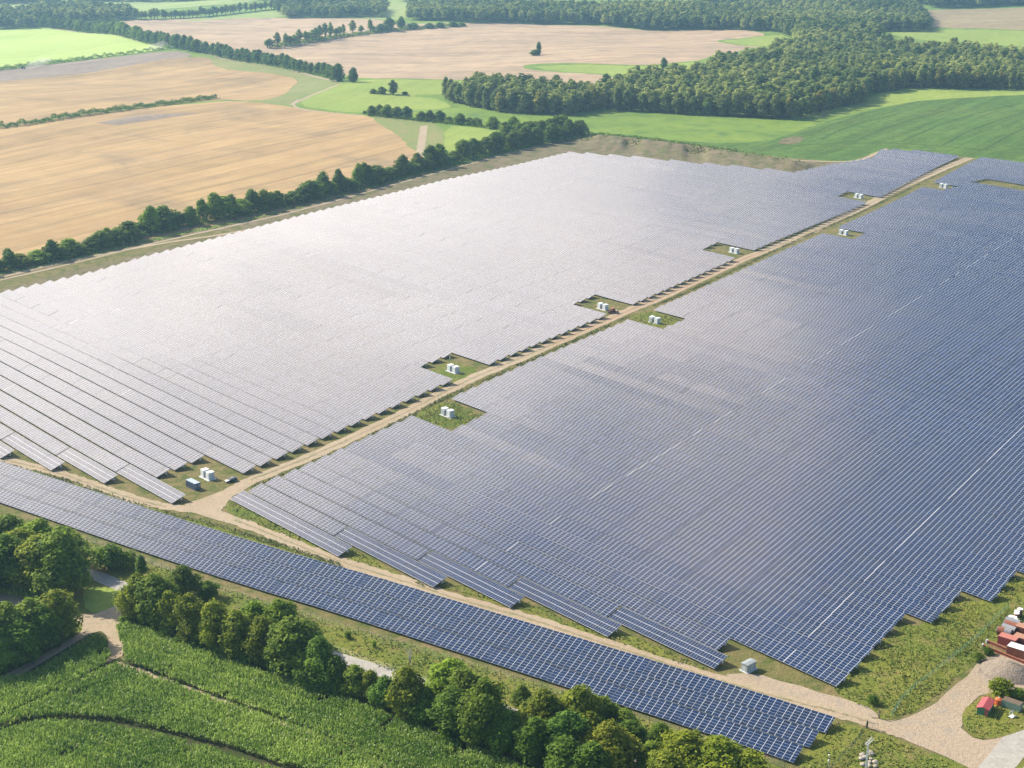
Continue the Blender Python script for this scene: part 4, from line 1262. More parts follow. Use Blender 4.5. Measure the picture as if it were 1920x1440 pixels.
def container(name, loc, rz, L, W, H, body, roof, label, cat='container', doors=True, group=None):
    o = empty(name, loc, rz, label, cat, group)
    prof = []
    n = int(L / .28)
    mb = MB()
    mb.box((0, 0, H / 2 + .06), (L - .06, W - .08, H - .16))
    for i in range(n):
        x = -L / 2 + L * (i + .5) / n
        for sy in (-1, 1):
            mb.box((x, sy * (W / 2 - .03), H / 2 + .06), (L / n * .5, .06, H - .24))
    for sx in (-1, 1):
        for sy in (-1, 1):
            mb.box((sx * (L / 2 - .07), sy * (W / 2 - .07), H / 2 + .03), (.16, .16, H))
    for sy in (-1, 1):
        mb.box((0, sy * (W / 2 - .05), .1), (L - .3, .12, .16)); mb.box((0, sy * (W / 2 - .05), H - .06), (L - .3, .12, .12))
    mb.build('body', body, o)
    MB().box((0, 0, H + .045), (L - .02, W - .02, .06)).build('roof', roof, o)
    if doors:
        for sy in (-1, 1):
            d = MB().box((L / 2 + .01, sy * W * .235, H / 2 + .03), (.06, W * .44, H - .3)).build('door', body, o)
            r_ = MB()
            for q in (-.2, .2):
                r_.tube((L / 2 + .07, sy * W * .235 + q, .2), (L / 2 + .07, sy * W * .235 + q, H - .15), .03, n=6)
            r_.build('locking_rod', M['grey_mid'], d)
            MB().box((L / 2 + .045, sy * W * .235, H * .62), (.02, .36, .5)).build('placard', M['white'], d)
    return o


container('shipping_container', at(362.5, 914.5), RAZ + .03, 6.06, 2.44, 2.59, M['blue_steel'], M['blue_roof'], 'slate blue shipping container with grey roof beside the white station')


def car(px, py, rz):
    o = empty('parked_car', at(px, py), rz, 'dark blue estate car parked beside the track near the blue container', 'car')
    L, W = 4.55, 1.78
    # side profile (x forward = -x is the tail)
    prof = [(-2.25, .32), (-2.28, .75), (-2.2, 1.0), (-1.3, 1.03), (0, 1.02), (.95, .98), (1.95, .82), (2.25, .62), (2.27, .32)]
    mb = MB().prism(prof, -W / 2, W / 2)
    mb.build('body', M['dark_blue'], o, bevel=.05)
    gl = [(-2.14, 1.0), (-1.86, 1.46), (-1.0, 1.56), (.1, 1.53), (.95, .99)]
    V = []
    for y, k in ((-1, 1), (1, 1)):
        for x, z in gl:
            V.append((x, y * (W / 2 - .06 - (z - 1) * .3), z))
    n = len(gl)
    mb = MB().add(V, [(i, (i + 1) % n, n + (i + 1) % n, n + i) for i in range(n)] + [tuple(range(n)), tuple(range(n, 2 * n))])
    mb.build('windows', M['glass'], o)
    MB().prism([(-1.82, 1.47), (-1.0, 1.585), (.1, 1.555), (.12, 1.53), (-1.0, 1.55), (-1.8, 1.44)], -.72, .72).build('roof', M['dark_blue'], o)
    for x in (-1.38, 1.4):
        for y in (-.8, .8):
            w = MB().tube((x, y - .1, .32), (x, y + .1, .32), .33, n=14).build('wheel', M['rubber'], o)
            MB().tube((x, y + (.105 if y > 0 else -.105), .32), (x, y + (.115 if y > 0 else -.115), .32), .2, n=10).build('rim', M['alu'], w)
    for y in (-.62, .62):
        MB().box((2.2, y, .7), (.16, .38, .16)).build('headlight', M['white'], o)
    MB().box((1.62, 0, .91), (1.1, 1.45, .02)).build('bonnet_reflection', M['alu'], o)  # pale plate paints the bright reflection on the dark bonnet
    return o


p0, p1 = at(424.5, 905.5), at(443.5, 900.5)
car(433.5, 903, math.atan2(p0.y - p1.y, p0.x - p1.x))

p0, p1 = at(1143, 588), at(1158, 586)
o = empty('tractor', at(1148.5, 587.5), math.atan2(p0.y - p1.y, p0.x - p1.x), 'dark red tractor with pale cab roof towing an implement by the second bay', 'tractor')
MB().box((1.15, 0, 1.15), (2.0, .85, .85), top=(1.9, .7)).build('bonnet', M['tractor_red'], o, bevel=.05)
c = MB()
for x, y in ((-.9, -.65), (-.9, .65), (.35, -.65), (.35, .65)):
    c.box((x, y, 1.9), (.09, .09, 1.5))
c.build('cab_frame', M['tractor_red'], o)
MB().box((-.28, 0, 1.95), (1.15, 1.2, 1.25)).build('cab_glass', M['glass'], o)
MB().box((-.25, 0, 2.72), (1.7, 1.6, .2)).build('cab_roof', M['rust_roof'], o, bevel=.04)
MB().box((-.2, 0, .85), (2.6, .7, .5)).build('chassis', M['black'], o)
for x, r, w_ in ((-.75, .85, .5), (1.65, .55, .35)):
    for y in (-.85, .85):
        w = MB().tube((x, y - w_ / 2, r), (x, y + w_ / 2, r), r, n=16).build('wheel', M['rubber'], o)
        MB().tube((x, y + math.copysign(w_ / 2 + .01, y), r), (x, y + math.copysign(w_ / 2 + .03, y), r), r * .5, n=10).build('rim', M['rust_roof'], w)
b = MB().box((-2.6, 0, .75), (1.1, 2.2, .5)).box((-1.75, 0, .8), (.9, .15, .15)).build('implement', M['tractor_red'], o)
MB().box((-2.55, 0, 1.25), (.5, .7, .5)).build('hopper', M['grey_light'], b)

# dusty tractors far away at the bright field
for px, py, lb in [(43, 129, 'far green tractor raising dust below the bright green field'), (322, 90.5, 'far pale vehicle at the corner of the avenue road')]:
    o = empty('tractor' if px < 100 else 'parked_van', at(px, py), .4, lb, 'tractor' if px < 100 else 'van')
    if px < 100:
        MB().box((.9, 0, 1.6), (3.4, 1.8, 1.4)).build('body', M['grey_dark'], o, bevel=.1)
        MB().box((-.9, 0, 2.9), (1.8, 1.8, 1.6), top=(1.5, 1.5)).build('cab', M['glass'], o)
        for x in (-1, 1.6):
            for y in (-1.1, 1.1):
                MB().tube((x, y - .3, 1), (x, y + .3, 1), 1.0, n=12).build('wheel', M['rubber'], o)
    else:
        MB().prism([(-2.8, .5), (-2.8, 2.5), (1.4, 2.5), (2.2, 1.5), (2.9, 1.3), (2.9, .5)], -1, 1).build('body', M['white'], o, bevel=.05)
        MB().prism([(1.42, 2.3), (2.12, 1.55), (2.16, 1.57), (1.46, 2.34)], -.85, .85).build('windscreen', M['glass'], o)
        for x in (-1.8, 1.9):
            for y in (-.9, .9):
                MB().tube((x, y - .12, .42), (x, y + .12, .42), .42, n=12).build('wheel', M['rubber'], o)

# dust raised by the far tractors
for px, py, L_, lb in [(74, 125, 52, 'pale dust trailing behind the far tractor'), (300, 92, 40, 'thin dust hanging at the avenue corner')]:
    p = at(px, py); q = at(px + 20, py - 6)
    bm = bmesh.new(); bmesh.ops.create_icosphere(bm, subdivisions=3, radius=1)
    for v in bm.verts:
        v.co = Vector((v.co.x * L_ * (1 + .15 * math.sin(v.co.y * 5)), v.co.y * 9, v.co.z * 5 * (1 + .25 * math.sin(v.co.x * 7)) + 5))
    me = bpy.data.meshes.new('dust_cloud'); bm.to_mesh(me); bm.free()
    dm = bpy.data.materials.new('dust'); dm.use_nodes = True; dt = dm.node_tree; dt.nodes.clear()
    do = dt.nodes.new('ShaderNodeOutputMaterial'); dv = dt.nodes.new('ShaderNodeVolumePrincipled')
    dv.inputs['Color'].default_value = (.95, .9, .8, 1); dv.inputs['Density'].default_value = .012
    dt.links.new(dv.outputs[0], do.inputs['Volume']); me.materials.append(dm)
    o = link_mesh('dust_cloud', me); o.location = p; o.rotation_euler = (0, 0, math.atan2(q.y - p.y, q.x - p.x))
    tag(o, lb, None, None, 'stuff')

# hunting stands
for px, py, lb, s in [(1544, 221, 'small dark wooden hunting stand on the meadow before the corn', 1.2), (404, 186, 'wooden hunting stand at the right end of the dividing hedge', 1.3)]:
    o = empty('hunting_stand', at(px, py), .5, lb, 'hunting stand')
    for x in (-.8, .8):
        for y in (-.8, .8):
            MB().tube((x * 1.2, y * 1.2, -.2), (x, y, 2.2 * s), .09, n=6).build('leg', M['wood'], o)
    MB().box((0, 0, 3.0 * s), (1.9, 1.9, 1.8)).build('cabin', M['wood'], o)
    MB().prism([(-1.2, 3 * s + .9), (1.2, 3 * s + .9), (1.2, 3 * s + 1.0), (-1.2, 3 * s + 1.3)], -1.2, 1.2).build('roof', M['grey_dark'], o)
    ld = MB()
    for q in range(7):
        ld.box((0, -1.3 + q * .05, .3 + q * .35), (.6, .06, .06))
    ld.build('ladder', M['wood'], o)


# ------------------------------------------------------------------ fences, gate, poles
def fence(name, line, spacing, h, post_mat, wire_mat, label, wires=5, r=.06):
    P = wobble(line, spacing, 0, False)[:100]
    p0 = ground_at(P[0])
    o = empty(name, p0, 0, label, 'fence')
    wv = MB()
    prev = None
    for (x, y) in P:
        g = ground_at((x, y)) - p0
        MB().tube((g.x, g.y, g.z - .3), (g.x, g.y, g.z + h), r, n=6).build('post', post_mat, o)
        if prev is not None:
            for q in range(wires):
                z = h * (.12 + .84 * q / (wires - 1))
                wv.tube((prev.x, prev.y, prev.z + z), (g.x, g.y, g.z + z), .012, n=3, caps=False)
        prev = g
    wv.build('wire_mesh', wire_mat, o)
    return o


fence('wire_fence', [xy(*p) for p in [(60, 984), (200, 1028), (303, 1066), (423, 1113), (540, 1148), (648, 1182), (798, 1226), (963, 1277), (1000, 1288), (1190, 1348), (1330, 1394), (1470, 1440)]], 4.2, 2.1, M['wood'], M['galv'], 'wire fence with thin brown posts below the bent solar rows')
fence('mesh_fence', [xy(*p) for p in [(1672, 1346), (1688, 1318), (1716, 1290), (1748, 1266), (1790, 1232), (1830, 1200), (1860, 1170), (1890, 1140)]], 3.0, 2.0, M['fence_green'], M['fence_green'], 'green mesh fence running up the weedy slope to the yard', 12)
fence('mesh_fence', [xy(*p) for p in [(1624, 1366), (1612, 1385), (1596, 1406), (1560, 1440), (1530, 1470)]], 3.0, 2.0, M['fence_green'], M['fence_green'], 'green mesh fence running from the gate to the lower picture edge', 12)
g0, g1 = at(1625.5, 1366), at(1646, 1368)
o = empty('field_gate', g0, math.atan2(g1.y - g0.y, g1.x - g0.x), 'open metal field gate with dark post beside the perimeter track', 'gate')
GL = (g1 - g0).length
MB().box((0, 0, 1.1), (.26, .26, 2.6)).build('post', M['wood'], o)
gm = MB()
for z in (.35, 1.85):
    gm.tube((.15, 0, z), (GL, 0, z), .05, n=6)
for x in (.2, GL * .5, GL):
    gm.tube((x, 0, .35), (x, 0, 1.85), .05, n=6)
for q in range(12):
    gm.tube((GL * q / 12, 0, .35), (GL * q / 12, 0, 1.85), .015, n=4)
gm.build('gate_leaf', M['galv'], o)
o = empty('gate_post', at(1647.5, 1347.5), .4, 'dark wooden gate post on the far side of the track', 'post')
MB().box((0, 0, 1.2), (.28, .28, 2.9)).build('shaft', M['wood'], o)
MB().box((0, -.17, 1.7), (.3, .05, .3)).build('latch_plate', M['galv'], o)

# twin utility pole with a long cross frame
pb = at(1622.5, 1458)
q0, q1 = at(1620, 1394, 10.0), at(1634.5, 1380.5, 10.0)
ang = math.atan2(q1.y - q0.y, q1.x - q0.x)
ph = height_px(1624, 1458, 1392)
o = empty('utility_pole', pb, ang, 'grey twin utility pole with a long tilted cross frame above the boulders', 'utility pole')
for s in (-.35, .35):
    MB().tube((s, 0, -.4), (s * .8, 0, ph), .17, .12, 8).build('shaft', M['grey_mid'], o)
cf = MB()
for y in (-.28, .28):
    cf.box((.6, y, ph - .1), (3.6, .12, .16))
for x in (-1.1, .6, 2.3):
    cf.box((x, 0, ph - .1), (.12, .5, .16))
cf.build('cross_frame', M['grey_light'], o)
for x in (-.9, .3, 1.4, 2.2):
    MB().tube((x, .28, ph), (x, .28, ph + .45), .1, .07, 8).build('insulator', M['white'], o)
MB().box((.5, .25, ph - 1.8), (.35, .3, .5)).build('switch_box', M['white'], o)


def mast(px, by, ty, label):
    p = at(px, by)
    h = height_px(px, by, ty)
    o = empty('camera_mast', p, .3, label, 'camera mast')
    MB().tube((0, 0, -.3), (0, 0, h), .09, .07, 8).build('pole', M['galv'], o)
    MB().box((0, .28, h - .1), (.22, .5, .22)).build('camera', M['white'], o, bevel=.03)
    MB().box((0, .18, h * .72), (.4, .3, .6)).build('control_box', M['white'], o, bevel=.03)
    return o


mast(1552.5, 1456, 1416, 'grey camera mast with white camera near the lower edge')
mast(249, 458, 441, 'white camera mast on the bank above the solar field')
mast(844, 683, 668, 'white camera mast at the corner of the first bay')

# boulders
for i, (px, py, w, lb) in enumerate([(1617, 1417, 1.6, 'flat pale boulder topmost left of the twin pole'), (1632, 1415, 2.0, 'largest pale boulder right of the twin pole'), (1621, 1422, 1.5, 'round boulder left of the pole, touching the next'), (1614, 1424, 1.4, 'outermost left boulder of the heap'), (1633, 1424, 1.0, 'small boulder just below the largest'), (1631, 1430, 1.1, 'middle boulder right of the twin pole'), (1641, 1431, 1.6, 'reddish flat boulder at the right of the heap'), (1618, 1435, 1.5, 'lowest boulder left of the twin pole'), (1629, 1437, 1.4, 'lowest boulder right of the twin pole'), (1641, 1438, 1.2, 'small boulder at the lower right of the heap')]):
    bm = bmesh.new()
    bmesh.ops.create_icosphere(bm, subdivisions=2, radius=w / 2)
    rg = random.Random(i)
    for v in bm.verts:
        v.co *= 1 + rg.uniform(-.14, .14)
        v.co.z *= .68
    me = bpy.data.meshes.new('boulder'); bm.to_mesh(me); bm.free(); me.materials.append(M['stone'])
    o = link_mesh('boulder', me)
    o.location = at(px, py) + Vector((0, 0, w * .18)); o.rotation_euler = (0, 0, i * 1.3)
    tag(o, lb, 'boulder', 'boulders at the foot of the twin pole')

# ------------------------------------------------------------------ storage yard at the right edge
YAZ = math.atan2(xy(1905, 1199)[1] - xy(1876, 1190)[1], xy(1905, 1199)[0] - xy(1876, 1190)[0])


def pipe(px0, py0, px1, py1, rad, mat, label, inner='black', split=None):
    a, b = at(px0, py0), at(px1, py1)
    d = b - a; L = math.hypot(d.x, d.y)
    o = empty('steel_pipe', a, math.atan2(d.y, d.x), label, 'pipe', 'large pipes stored in the yard')
    n = 20
    V, F = [], []
    for x in (0, L):
        for r in (rad, rad * .9):
            for i in range(n):
                t = 2 * PI * i / n
                V.append((x, math.cos(t) * r, rad + math.sin(t) * r))
    for i in range(n):
        j = (i + 1) % n
        F += [(i, j, 2 * n + j, 2 * n + i), (n + j, n + i, 3 * n + i, 3 * n + j), (i, n + i, n + j, j), (2 * n + i, 2 * n + j, 3 * n + j, 3 * n + i)]
    mb = MB(); mb.add(V, F)
    mb.build('shell', mat, o, False)
    for x in (.1, L - .1):
        rb = MB().tube((x - .08, 0, rad), (x + .08, 0, rad), rad * 1.03, n=20, caps=False)
        rb.build('end_band', M['pipe_grey'], o)
    if split:
        MB().tube((L * split, 0, rad), (L - .2, 0, rad), rad * 1.012, n=20, caps=False).build('coating', M['pipe_grey'], o)
    return o


pipe(1869, 1187, 1896, 1194, 1.15, M['rust'], 'nearest large pipe, half rusty red and half grey', split=.52)
pipe(1879, 1181, 1904, 1190, 1.15, M['pipe_grey'], 'second large grey pipe behind the half rusty one')
pipe(1882, 1175, 1908, 1183, 1.15, M['rust'], 'third large pipe, rusty brown between two grey pipes')
pipe(1885, 1169, 1912, 1177, 1.15, M['pipe_grey'], 'farthest large grey pipe beside the white-capped drums')
container('red_skip', at(1889.5, 1208), YAZ, 5.2, 3.0, 2.5, M['rust_red'], M['rust_roof'], 'bright red covered steel box in the yard below the pipes', 'steel box', False)
container('brown_skip', at(1920, 1209), YAZ, 6.0, 3.0, 2.5, M['rust'], M['brown_roof'], 'brown covered steel box cut by the right edge, behind the white-roofed one', 'steel box', False)
container('brown_skip', at(1924, 1190), YAZ, 6.0, 3.0, 2.5, M['rust'], M['brown_roof'], 'uppermost brown steel box at the right edge beside the pipe ends', 'steel box', False)
container('white_roofed_container', at(1914, 1231), YAZ, 7.5, 3.2, 2.8, M['rust'], M['white'], 'rusty container with white roof at the right edge', 'container', False)
for i, (a, b, lb) in enumerate([((1850, 1205), (1896, 1224), 'upper rusty steel beam lying in front of the red box'), ((1842, 1213), (1925, 1247), 'lower long rusty steel beam lying by the gravel heap')]):
    p, q = at(*a), at(*b); d = q - p; L = math.hypot(d.x, d.y)
    o = empty('steel_beam', p, math.atan2(d.y, d.x), lb, 'steel beam')
    MB().box((L / 2, 0, .5), (L, .16, .7)).build('web', M['rust'], o)
    for z in (.1, .88):
        MB().box((L / 2, 0, z), (L, .6, .09)).build('flange', M['rust'], o)
    MB().box((0, 0, .55), (.5, .8, .9)).build('end_plate', M['grey_light'], o)
for i, (px, by, ty, lb) in enumerate([(1895, 1166, 1156, 'small drum with white cap, leftmost beside the pipes'), (1901, 1163, 1157, 'smallest white-capped drum behind the leftmost one'), (1902, 1170, 1161, 'white-capped drum nearest to the grey pipe'), (1905, 1160, 1150, 'white-capped brown drum, lower of the tall stack group'), (1906, 1156, 1146, 'white-capped brown drum in the middle of the tall group'), (1911.5, 1154, 1142, 'tallest white-capped dark drum'), (1913, 1178, 1171, 'white-capped drum at the pipe ends, upper left'), (1919, 1179, 1171, 'white-capped drum at the right edge, upper'), (1914, 1184, 1176, 'white-capped drum at the pipe ends, lower left'), (1920, 1183, 1175, 'white-capped drum at the right edge, lower')]):
    p = at(px, by); h = height_px(px, by, ty)
    o = empty('drum', p, 0, lb, 'drum', 'white-capped drums in the yard')
    MB().tube((0, 0, 0), (0, 0, h), .75, n=14).build('shell', M['rust'], o)
    MB().tube((0, 0, h), (0, 0, h + .12), .86, n=14).build('cap', M['white'], o)

# gravel heap
bm = bmesh.new()
bmesh.ops.create_grid(bm, x_segments=40, y_segments=40, size=1)
hp = at(1890, 1262)
for v in bm.verts:
    x, y = v.co.x, v.co.y
    d = math.hypot(x * .95 + .1 * math.sin(y * 4), y)
    z = max(0, 1 - d) ** .85 * 4.6 + .6 * max(0, 1 - math.hypot(x - .5, y + .2) / .5)
    v.co = Vector((x * 7.5, y * 6.5, z * .85 + random.uniform(-.06, .06) * (z > .05) - .02))
me = bpy.data.meshes.new('gravel_heap'); bm.to_mesh(me); bm.free(); me.materials.append(M['heap'])
o = link_mesh('gravel_heap', me); o.location = hp + Vector((0, 0, .13)); o.rotation_euler = (0, 0, -.5)
tag(o, 'pale gravel heap between the rusty beams and the bush', 'gravel heap')

# red-roofed shed
pa, pb_ = at(1845, 1346), at(1862, 1318)
saz = math.atan2(pb_.y - pa.y, pb_.x - pa.x)
o = empty('shed', at(1847, 1333), saz, 'small shed with red sheet roof and green gable wall in the yard island', 'shed')
MB().prism([(-1.5, 0), (-1.5, 2.1), (0, 2.5), (1.5, 2.1), (1.5, 0)], -2.9, 2.9, axis='x').build('walls', M['green_wall'], o)
rf = MB()
rf.prism([(-1.75, 2.12), (0.1, 2.62), (.1, 2.7), (-1.75, 2.2)], -3.2, 3.2, axis='x')
rf.prism([(.1, 2.62), (1.75, 2.05), (1.75, 2.13), (.1, 2.7)], -3.2, 3.2, axis='x')
for i in range(16):
    x = -3.1 + i * .41
    rf.prism([(-1.75, 2.2), (.1, 2.7), (.1, 2.74), (-1.75, 2.24)], x, x + .07, axis='x')
rf.build('roof', M['roof_red'], o)
MB().box((-2.93, -.95, 1.1), (.05, .8, 2.2)).build('gable_board', M['roof_red'], o)
o = empty('fuel_tank', at(1871.5, 1322), saz, 'orange upright tank between the red shed and the pale green container', 'tank')
MB().tube((0, 0, .1), (0, 0, 1.9), 1.0, n=16).tube((0, 0, 1.9), (0, 0, 2.2), 1.0, .4, n=16).build('shell', M['orange'], o)
MB().tube((0, 0, 2.15), (0, 0, 2.4), .2, n=8).build('filler_cap', M['grey_mid'], o)
pa, pb_ = at(1880, 1322), at(1914, 1334)
container('garden_container', (pa + pb_) / 2, math.atan2(pb_.y - pa.y, pb_.x - pa.x), (pb_ - pa).length, 2.4, 2.2, M['green_pale'], M['wood'], 'long pale green container with dark roof behind the shed yard', 'container', True)
o = empty('scrap_frame', at(1898, 1345), .6, 'small white scrap frame lying in the grass of the yard island', 'scrap')
MB().box((0, 0, .3), (1.8, 1.2, .12)).box((-.6, .4, .9), (.1, .1, 1.2)).box((.6, .4, .9), (.1, .1, 1.2)).build('frame', M['white'], o)
MB().box((0, .45, 1.4), (1.4, .1, .5)).build('panel', M['grey_light'], o)
# building corner cut by the lower right edge
pc = at(1948, 1462)
o = empty('flat_roofed_building', pc, 1.0, 'corner of a pale flat-roofed building cut by the lower right edge', 'building')
MB().box((0, 0, 1.6), (9, 6.5, 3.2)).build('walls', M['white'], o)
MB().box((0, 0, 3.3), (9.5, 7.0, .22)).build('roof', M['grey_mid'], o)
MB().box((0, 0, 3.45), (7.5, 5.0, .08)).build('roof_sheet', M['grey_dark'], o)

# ------------------------------------------------------------------ berm with two cut pits behind the panels
def berm():
    crest = [(1086, 262), (1130, 263), (1180, 268), (1230, 274), (1290, 282), (1350, 291), (1420, 303), (1480, 313), (1520, 318)]
    toe = [(1070, 281), (1120, 283), (1176, 289), (1230, 297), (1290, 304), (1350, 313), (1420, 321), (1480, 329), (1520, 322)]
    back = [(1086, 258), (1130, 258), (1180, 262), (1230, 268), (1290, 276), (1350, 284), (1420, 294), (1480, 302), (1540, 306)]
    n = 90
    def res(L):
        W = [Vector((*xy(*p), 0)) for p in L]
        s = np.linspace(0, 1, len(W))
        t = np.linspace(0, 1, n)
        return np.stack([np.interp(t, s, [w.x for w in W]), np.interp(t, s, [w.y for w in W])], 1)
    C, Tt, B = res(crest), res(toe), res(back)
    prof = [(Tt, .0), (Tt, .18), (C, .9), (C, 1.0), (B, .8), (B, .02)]
    V = []
    rg = np.random.default_rng(3)
    m_ = 14
    for i in range(n):
        x = i / (n - 1)
        hgt = 4.6 * min(1, i / 10, (n - 1 - i) / 8) + .3 * math.sin(i * .9)
        notch = max(math.exp(-((x - .265) / .036) ** 6), math.exp(-((x - .53) / .044) ** 6))
        for j in range(m_ + 1):
            t = j / m_
            if t < .5:
                u = t / .5
                p = Tt[i] * (1 - u) + C[i] * u
                z = hgt * (u ** .9)
            else:
                u = (t - .5) / .5
                p = C[i] * (1 - u) + B[i] * u
                z = hgt * (1 - u ** 1.6)
            z *= 1 - notch * (1 - min(1, max(0, (t - .42) / .25))) if t < .7 else 1
            z += rg.uniform(-.4, .4) * (z > .3)
            V.append((p[0], p[1], float(T(p[0], p[1])) + .06 + max(0, z) * (0 if i in (0, n - 1) else 1)))
    F = []
    for i in range(n - 1):
        for j in range(m_):
            a = i * (m_ + 1) + j
            F.append((a, a + m_ + 1, a + m_ + 2, a + 1))
    me = np_mesh('earth_bank', np.array(V), np.array(F), M['bank'], smooth_=True)
    tag(link_mesh('earth_bank', me), 'earth bank with two cut pits behind the far panels', kind='structure')


berm()
UG = ((-40, 518), (0, 508), (150, 478), (240, 454), (262, 446), (330, 430), (420, 413), (490, 398), (560, 382), (640, 362), (700, 347), (780, 326), (850, 308), (900, 296), (960, 281), (1040, 266), (1090, 254))
tag(hedge_stuff('undergrowth', UG, 8, 4.6, 2.2, '', (.75, .85, .8), .55), 'bushy undergrowth below the field row', None, None, 'stuff')
tag(hedge_stuff('undergrowth', [(505, 90), (560, 83), (620, 72), (700, 62), (720, 60), (790, 54), (870, 49)], 12, 6.5, 1.2, '', (1.1, 1.15, 1.0), .9), 'bushy undergrowth in the stubble row', None, None, 'stuff')
tag(hedge_stuff('undergrowth', [(84, 51), (160, 59), (240, 69), (305, 87), (345, 94), (400, 102), (470, 117), (540, 129), (600, 141), (640, 150)], 9, 5.0, 1.2, '', (.9, 1.0, .9), .8), 'bushy undergrowth below the avenue', None, None, 'stuff')
tag(hedge_stuff('undergrowth', [(690, 216), (760, 224), (830, 231), (900, 238), (960, 246)], 8, 4.0, 1.6, '', (.8, .9, .8), .6), 'bushy undergrowth in the row across the meadow', None, None, 'stuff')
tag(hedge_stuff('bank_scrub', [(1090, 262), (1180, 268), (1290, 281), (1350, 290), (1420, 302), (1490, 312)], 30, 5.5, .3, '', (.8, .85, .6), .8, 'leaf_weed'), 'dry scrub growing on the earth bank', None, None, 'stuff')
tag(hedge_stuff('bank_scrub', [(-20, 522), (150, 484), (280, 450), (420, 424), (560, 388), (760, 338), (950, 287)], 5, 1.0, .5, '', (.8, .9, .8), .5, 'leaf_weed'), 'low scrub along the path above the panels', None, None, 'stuff')

# ------------------------------------------------------------------ light, sky, haze
SUN_EL, SUN_AZ = math.radians(36), math.radians(-60)      # azimuth from +Y, negative to the left
sd = Vector((math.sin(SUN_AZ) * math.cos(SUN_EL), math.cos(SUN_AZ) * math.cos(SUN_EL), math.sin(SUN_EL)))
sl = bpy.data.lights.new('sun', 'SUN')
sl.energy = 4.7; sl.angle = math.radians(.6); sl.color = (1.0, .92, .77)
so = bpy.data.objects.new('sun', sl); COL.objects.link(so)
so.rotation_euler = sd.to_track_quat('Z', 'Y').to_euler()
so.location = (0, 0, 500)

w = bpy.data.worlds.new('World'); scene.world = w; w.use_nodes = True
nt = w.node_tree; nt.nodes.clear()
N = nt.nodes.new; LK = nt.links.new
out = N('ShaderNodeOutputWorld'); bg = N('ShaderNodeBackground'); LK(bg.outputs[0], out.inputs[0])
sky = N('ShaderNodeTexSky'); sky.sky_type = 'NISHITA'; sky.sun_disc = False
sky.sun_elevation = SUN_EL; sky.sun_rotation = SUN_AZ
sky.air_density = 1.0; sky.dust_density = .7; sky.ozone_density = 1.2
tc = N('ShaderNodeTexCoord')


def wm(op, a, b=None, c=None):
    nd = N('ShaderNodeMath'); nd.operation = op
    for s, v in zip(nd.inputs, (a, b, c)):
        if v is None: continue
        if hasattr(v, 'is_output'): LK(v, s)
        else: s.default_value = v
    return nd.outputs[0]


sx = N('ShaderNodeSeparateXYZ'); LK(tc.outputs['Generated'], sx.inputs[0])
zz = wm('ADD', wm('MAXIMUM', sx.outputs[2], 0.02), .12)
cv = N('ShaderNodeCombineXYZ')
LK(wm('DIVIDE', sx.outputs[0], zz), cv.inputs[0]); LK(wm('DIVIDE', sx.outputs[1], zz), cv.inputs[1])
nz = N('ShaderNodeTexNoise'); nz.inputs['Scale'].default_value = 3.0; nz.inputs['Detail'].default_value = 6; nz.inputs['Roughness'].default_value = .55
LK(cv.outputs[0], nz.inputs['Vector'])
# a bright bank of thin cloud below the sun, thinning out to blue sky elsewhere
azim = wm('ARCTAN2', sx.outputs[0], sx.outputs[1]); elev = wm('ARCSINE', sx.outputs[2])
ea = wm('DIVIDE', wm('SUBTRACT', azim, math.radians(-21)), math.radians(36))
ee = wm('DIVIDE', wm('SUBTRACT', elev, math.radians(31)), math.radians(17))
er = wm('SQRT', wm('ADD', wm('MULTIPLY', ea, ea), wm('MULTIPLY', ee, ee)))
er = wm('ADD', er, wm('MULTIPLY', wm('SUBTRACT', nz.outputs[0], .5), 2.3))
lobe = N('ShaderNodeMapRange'); lobe.interpolation_type = 'SMOOTHSTEP'
lobe.inputs['From Min'].default_value = 1.3; lobe.inputs['From Max'].default_value = .1
LK(er, lobe.inputs['Value'])
puff = N('ShaderNodeMapRange'); puff.interpolation_type = 'SMOOTHSTEP'
puff.inputs['From Min'].default_value = .58; puff.inputs['From Max'].default_value = .75
LK(nz.outputs[0], puff.inputs['Value'])
ga = wm('DIVIDE', wm('SUBTRACT', azim, math.radians(-10)), math.radians(12))
ge = wm('DIVIDE', wm('SUBTRACT', elev, math.radians(44.5)), math.radians(6.5))
gr = wm('ADD', wm('SQRT', wm('ADD', wm('MULTIPLY', ga, ga), wm('MULTIPLY', ge, ge))), wm('MULTIPLY', wm('SUBTRACT', nz.outputs[0], .5), 2.6))
gold = N('ShaderNodeMapRange'); gold.interpolation_type = 'SMOOTHSTEP'
gold.inputs['From Min'].default_value = 1.1; gold.inputs['From Max'].default_value = .3
LK(gr, gold.inputs['Value'])
cov_o = wm('MAXIMUM', wm('MAXIMUM', wm('MINIMUM', wm('MULTIPLY', lobe.outputs[0], 1.35), 1.0), wm('MULTIPLY', gold.outputs[0], .6)), wm('MULTIPLY', puff.outputs[0], .35))
cl = wm('ADD', wm('ADD', .45, wm('MULTIPLY', gold.outputs[0], .75)), wm('MULTIPLY', wm('POWER', lobe.outputs[0], 1.2), 2.5))
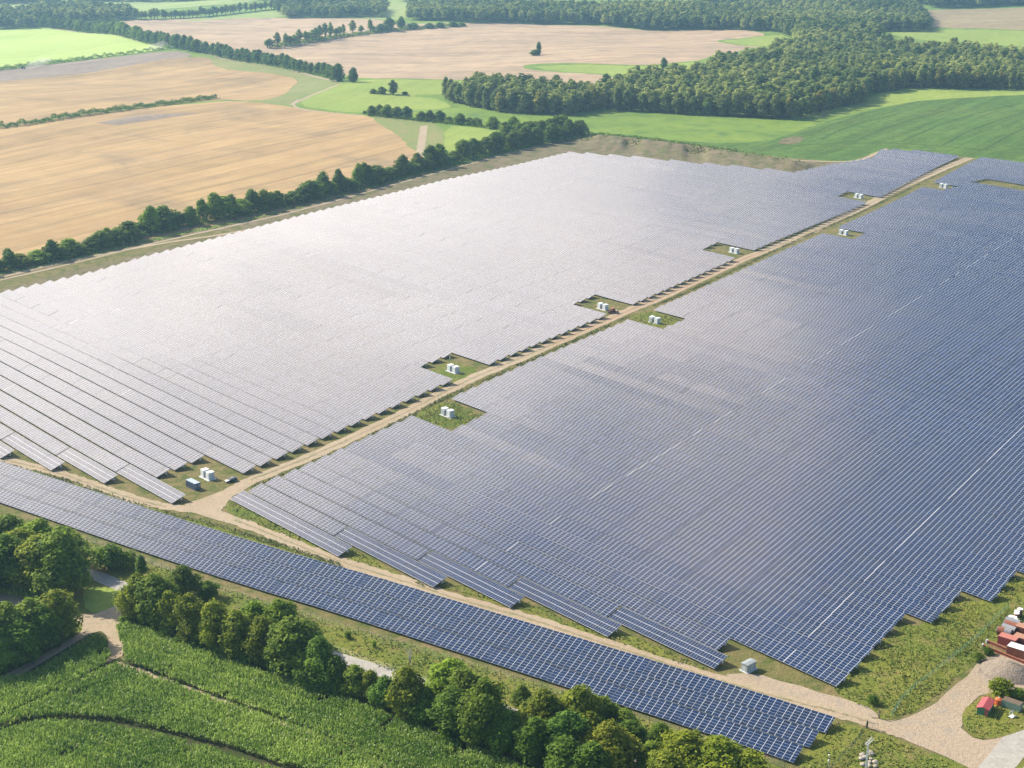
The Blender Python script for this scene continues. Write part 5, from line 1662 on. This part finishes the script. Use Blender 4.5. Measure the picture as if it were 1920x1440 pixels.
cc = N('ShaderNodeMix'); cc.data_type = 'RGBA'
sk = N('ShaderNodeVectorMath'); sk.operation = 'SCALE'; LK(sky.outputs[0], sk.inputs[0]); sk.inputs['Scale'].default_value = .1
cw = N('ShaderNodeVectorMath'); cw.operation = 'SCALE'; LK(cl, cw.inputs['Scale'])
nw = N('ShaderNodeTexNoise'); nw.inputs['Scale'].default_value = 3.3; nw.inputs['Detail'].default_value = 3
LK(cv.outputs[0], nw.inputs['Vector'])
cwm = N('ShaderNodeMix'); cwm.data_type = 'RGBA'; LK(wm('MINIMUM', wm('ADD', nw.outputs[0], wm('MULTIPLY', gold.outputs[0], .6)), 1.0), cwm.inputs[0])
cwm.inputs[6].default_value = (1.0, .93, .86, 1); cwm.inputs[7].default_value = (1.0, .80, .61, 1)
LK(cwm.outputs[2], cw.inputs[0])
LK(cov_o, cc.inputs[0]); LK(sk.outputs[0], cc.inputs[6]); LK(cw.outputs[0], cc.inputs[7])
LK(cc.outputs[2], bg.inputs[0]); bg.inputs[1].default_value = 1.0

hz = MB().box((0, 3000, 101), (10700, 9500, 246)).build('haze', [], None)
hz['kind'] = 'stuff'
hm = bpy.data.materials.new('pale_haze'); hm.use_nodes = True
ht = hm.node_tree; ht.nodes.clear()
ho = ht.nodes.new('ShaderNodeOutputMaterial'); pv = ht.nodes.new('ShaderNodeVolumePrincipled')
pv.inputs['Color'].default_value = (.40, .70, .98, 1); pv.inputs['Density'].default_value = .000082; pv.inputs['Anisotropy'].default_value = .45
ht.links.new(pv.outputs[0], ho.inputs['Volume'])
hz.data.materials.append(hm)

vs = scene.view_settings
vs.view_transform = 'Standard'; vs.look = 'None'; vs.exposure = 1.05; vs.gamma = 1.0; vs.use_curve_mapping = False
scene.render.engine = 'CYCLES'
cy = scene.cycles
cy.max_bounces = 6; cy.diffuse_bounces = 2; cy.glossy_bounces = 3; cy.transmission_bounces = 3; cy.volume_bounces = 0; cy.transparent_max_bounces = 6
cy.use_denoising = True
cy.sample_clamp_indirect = 6
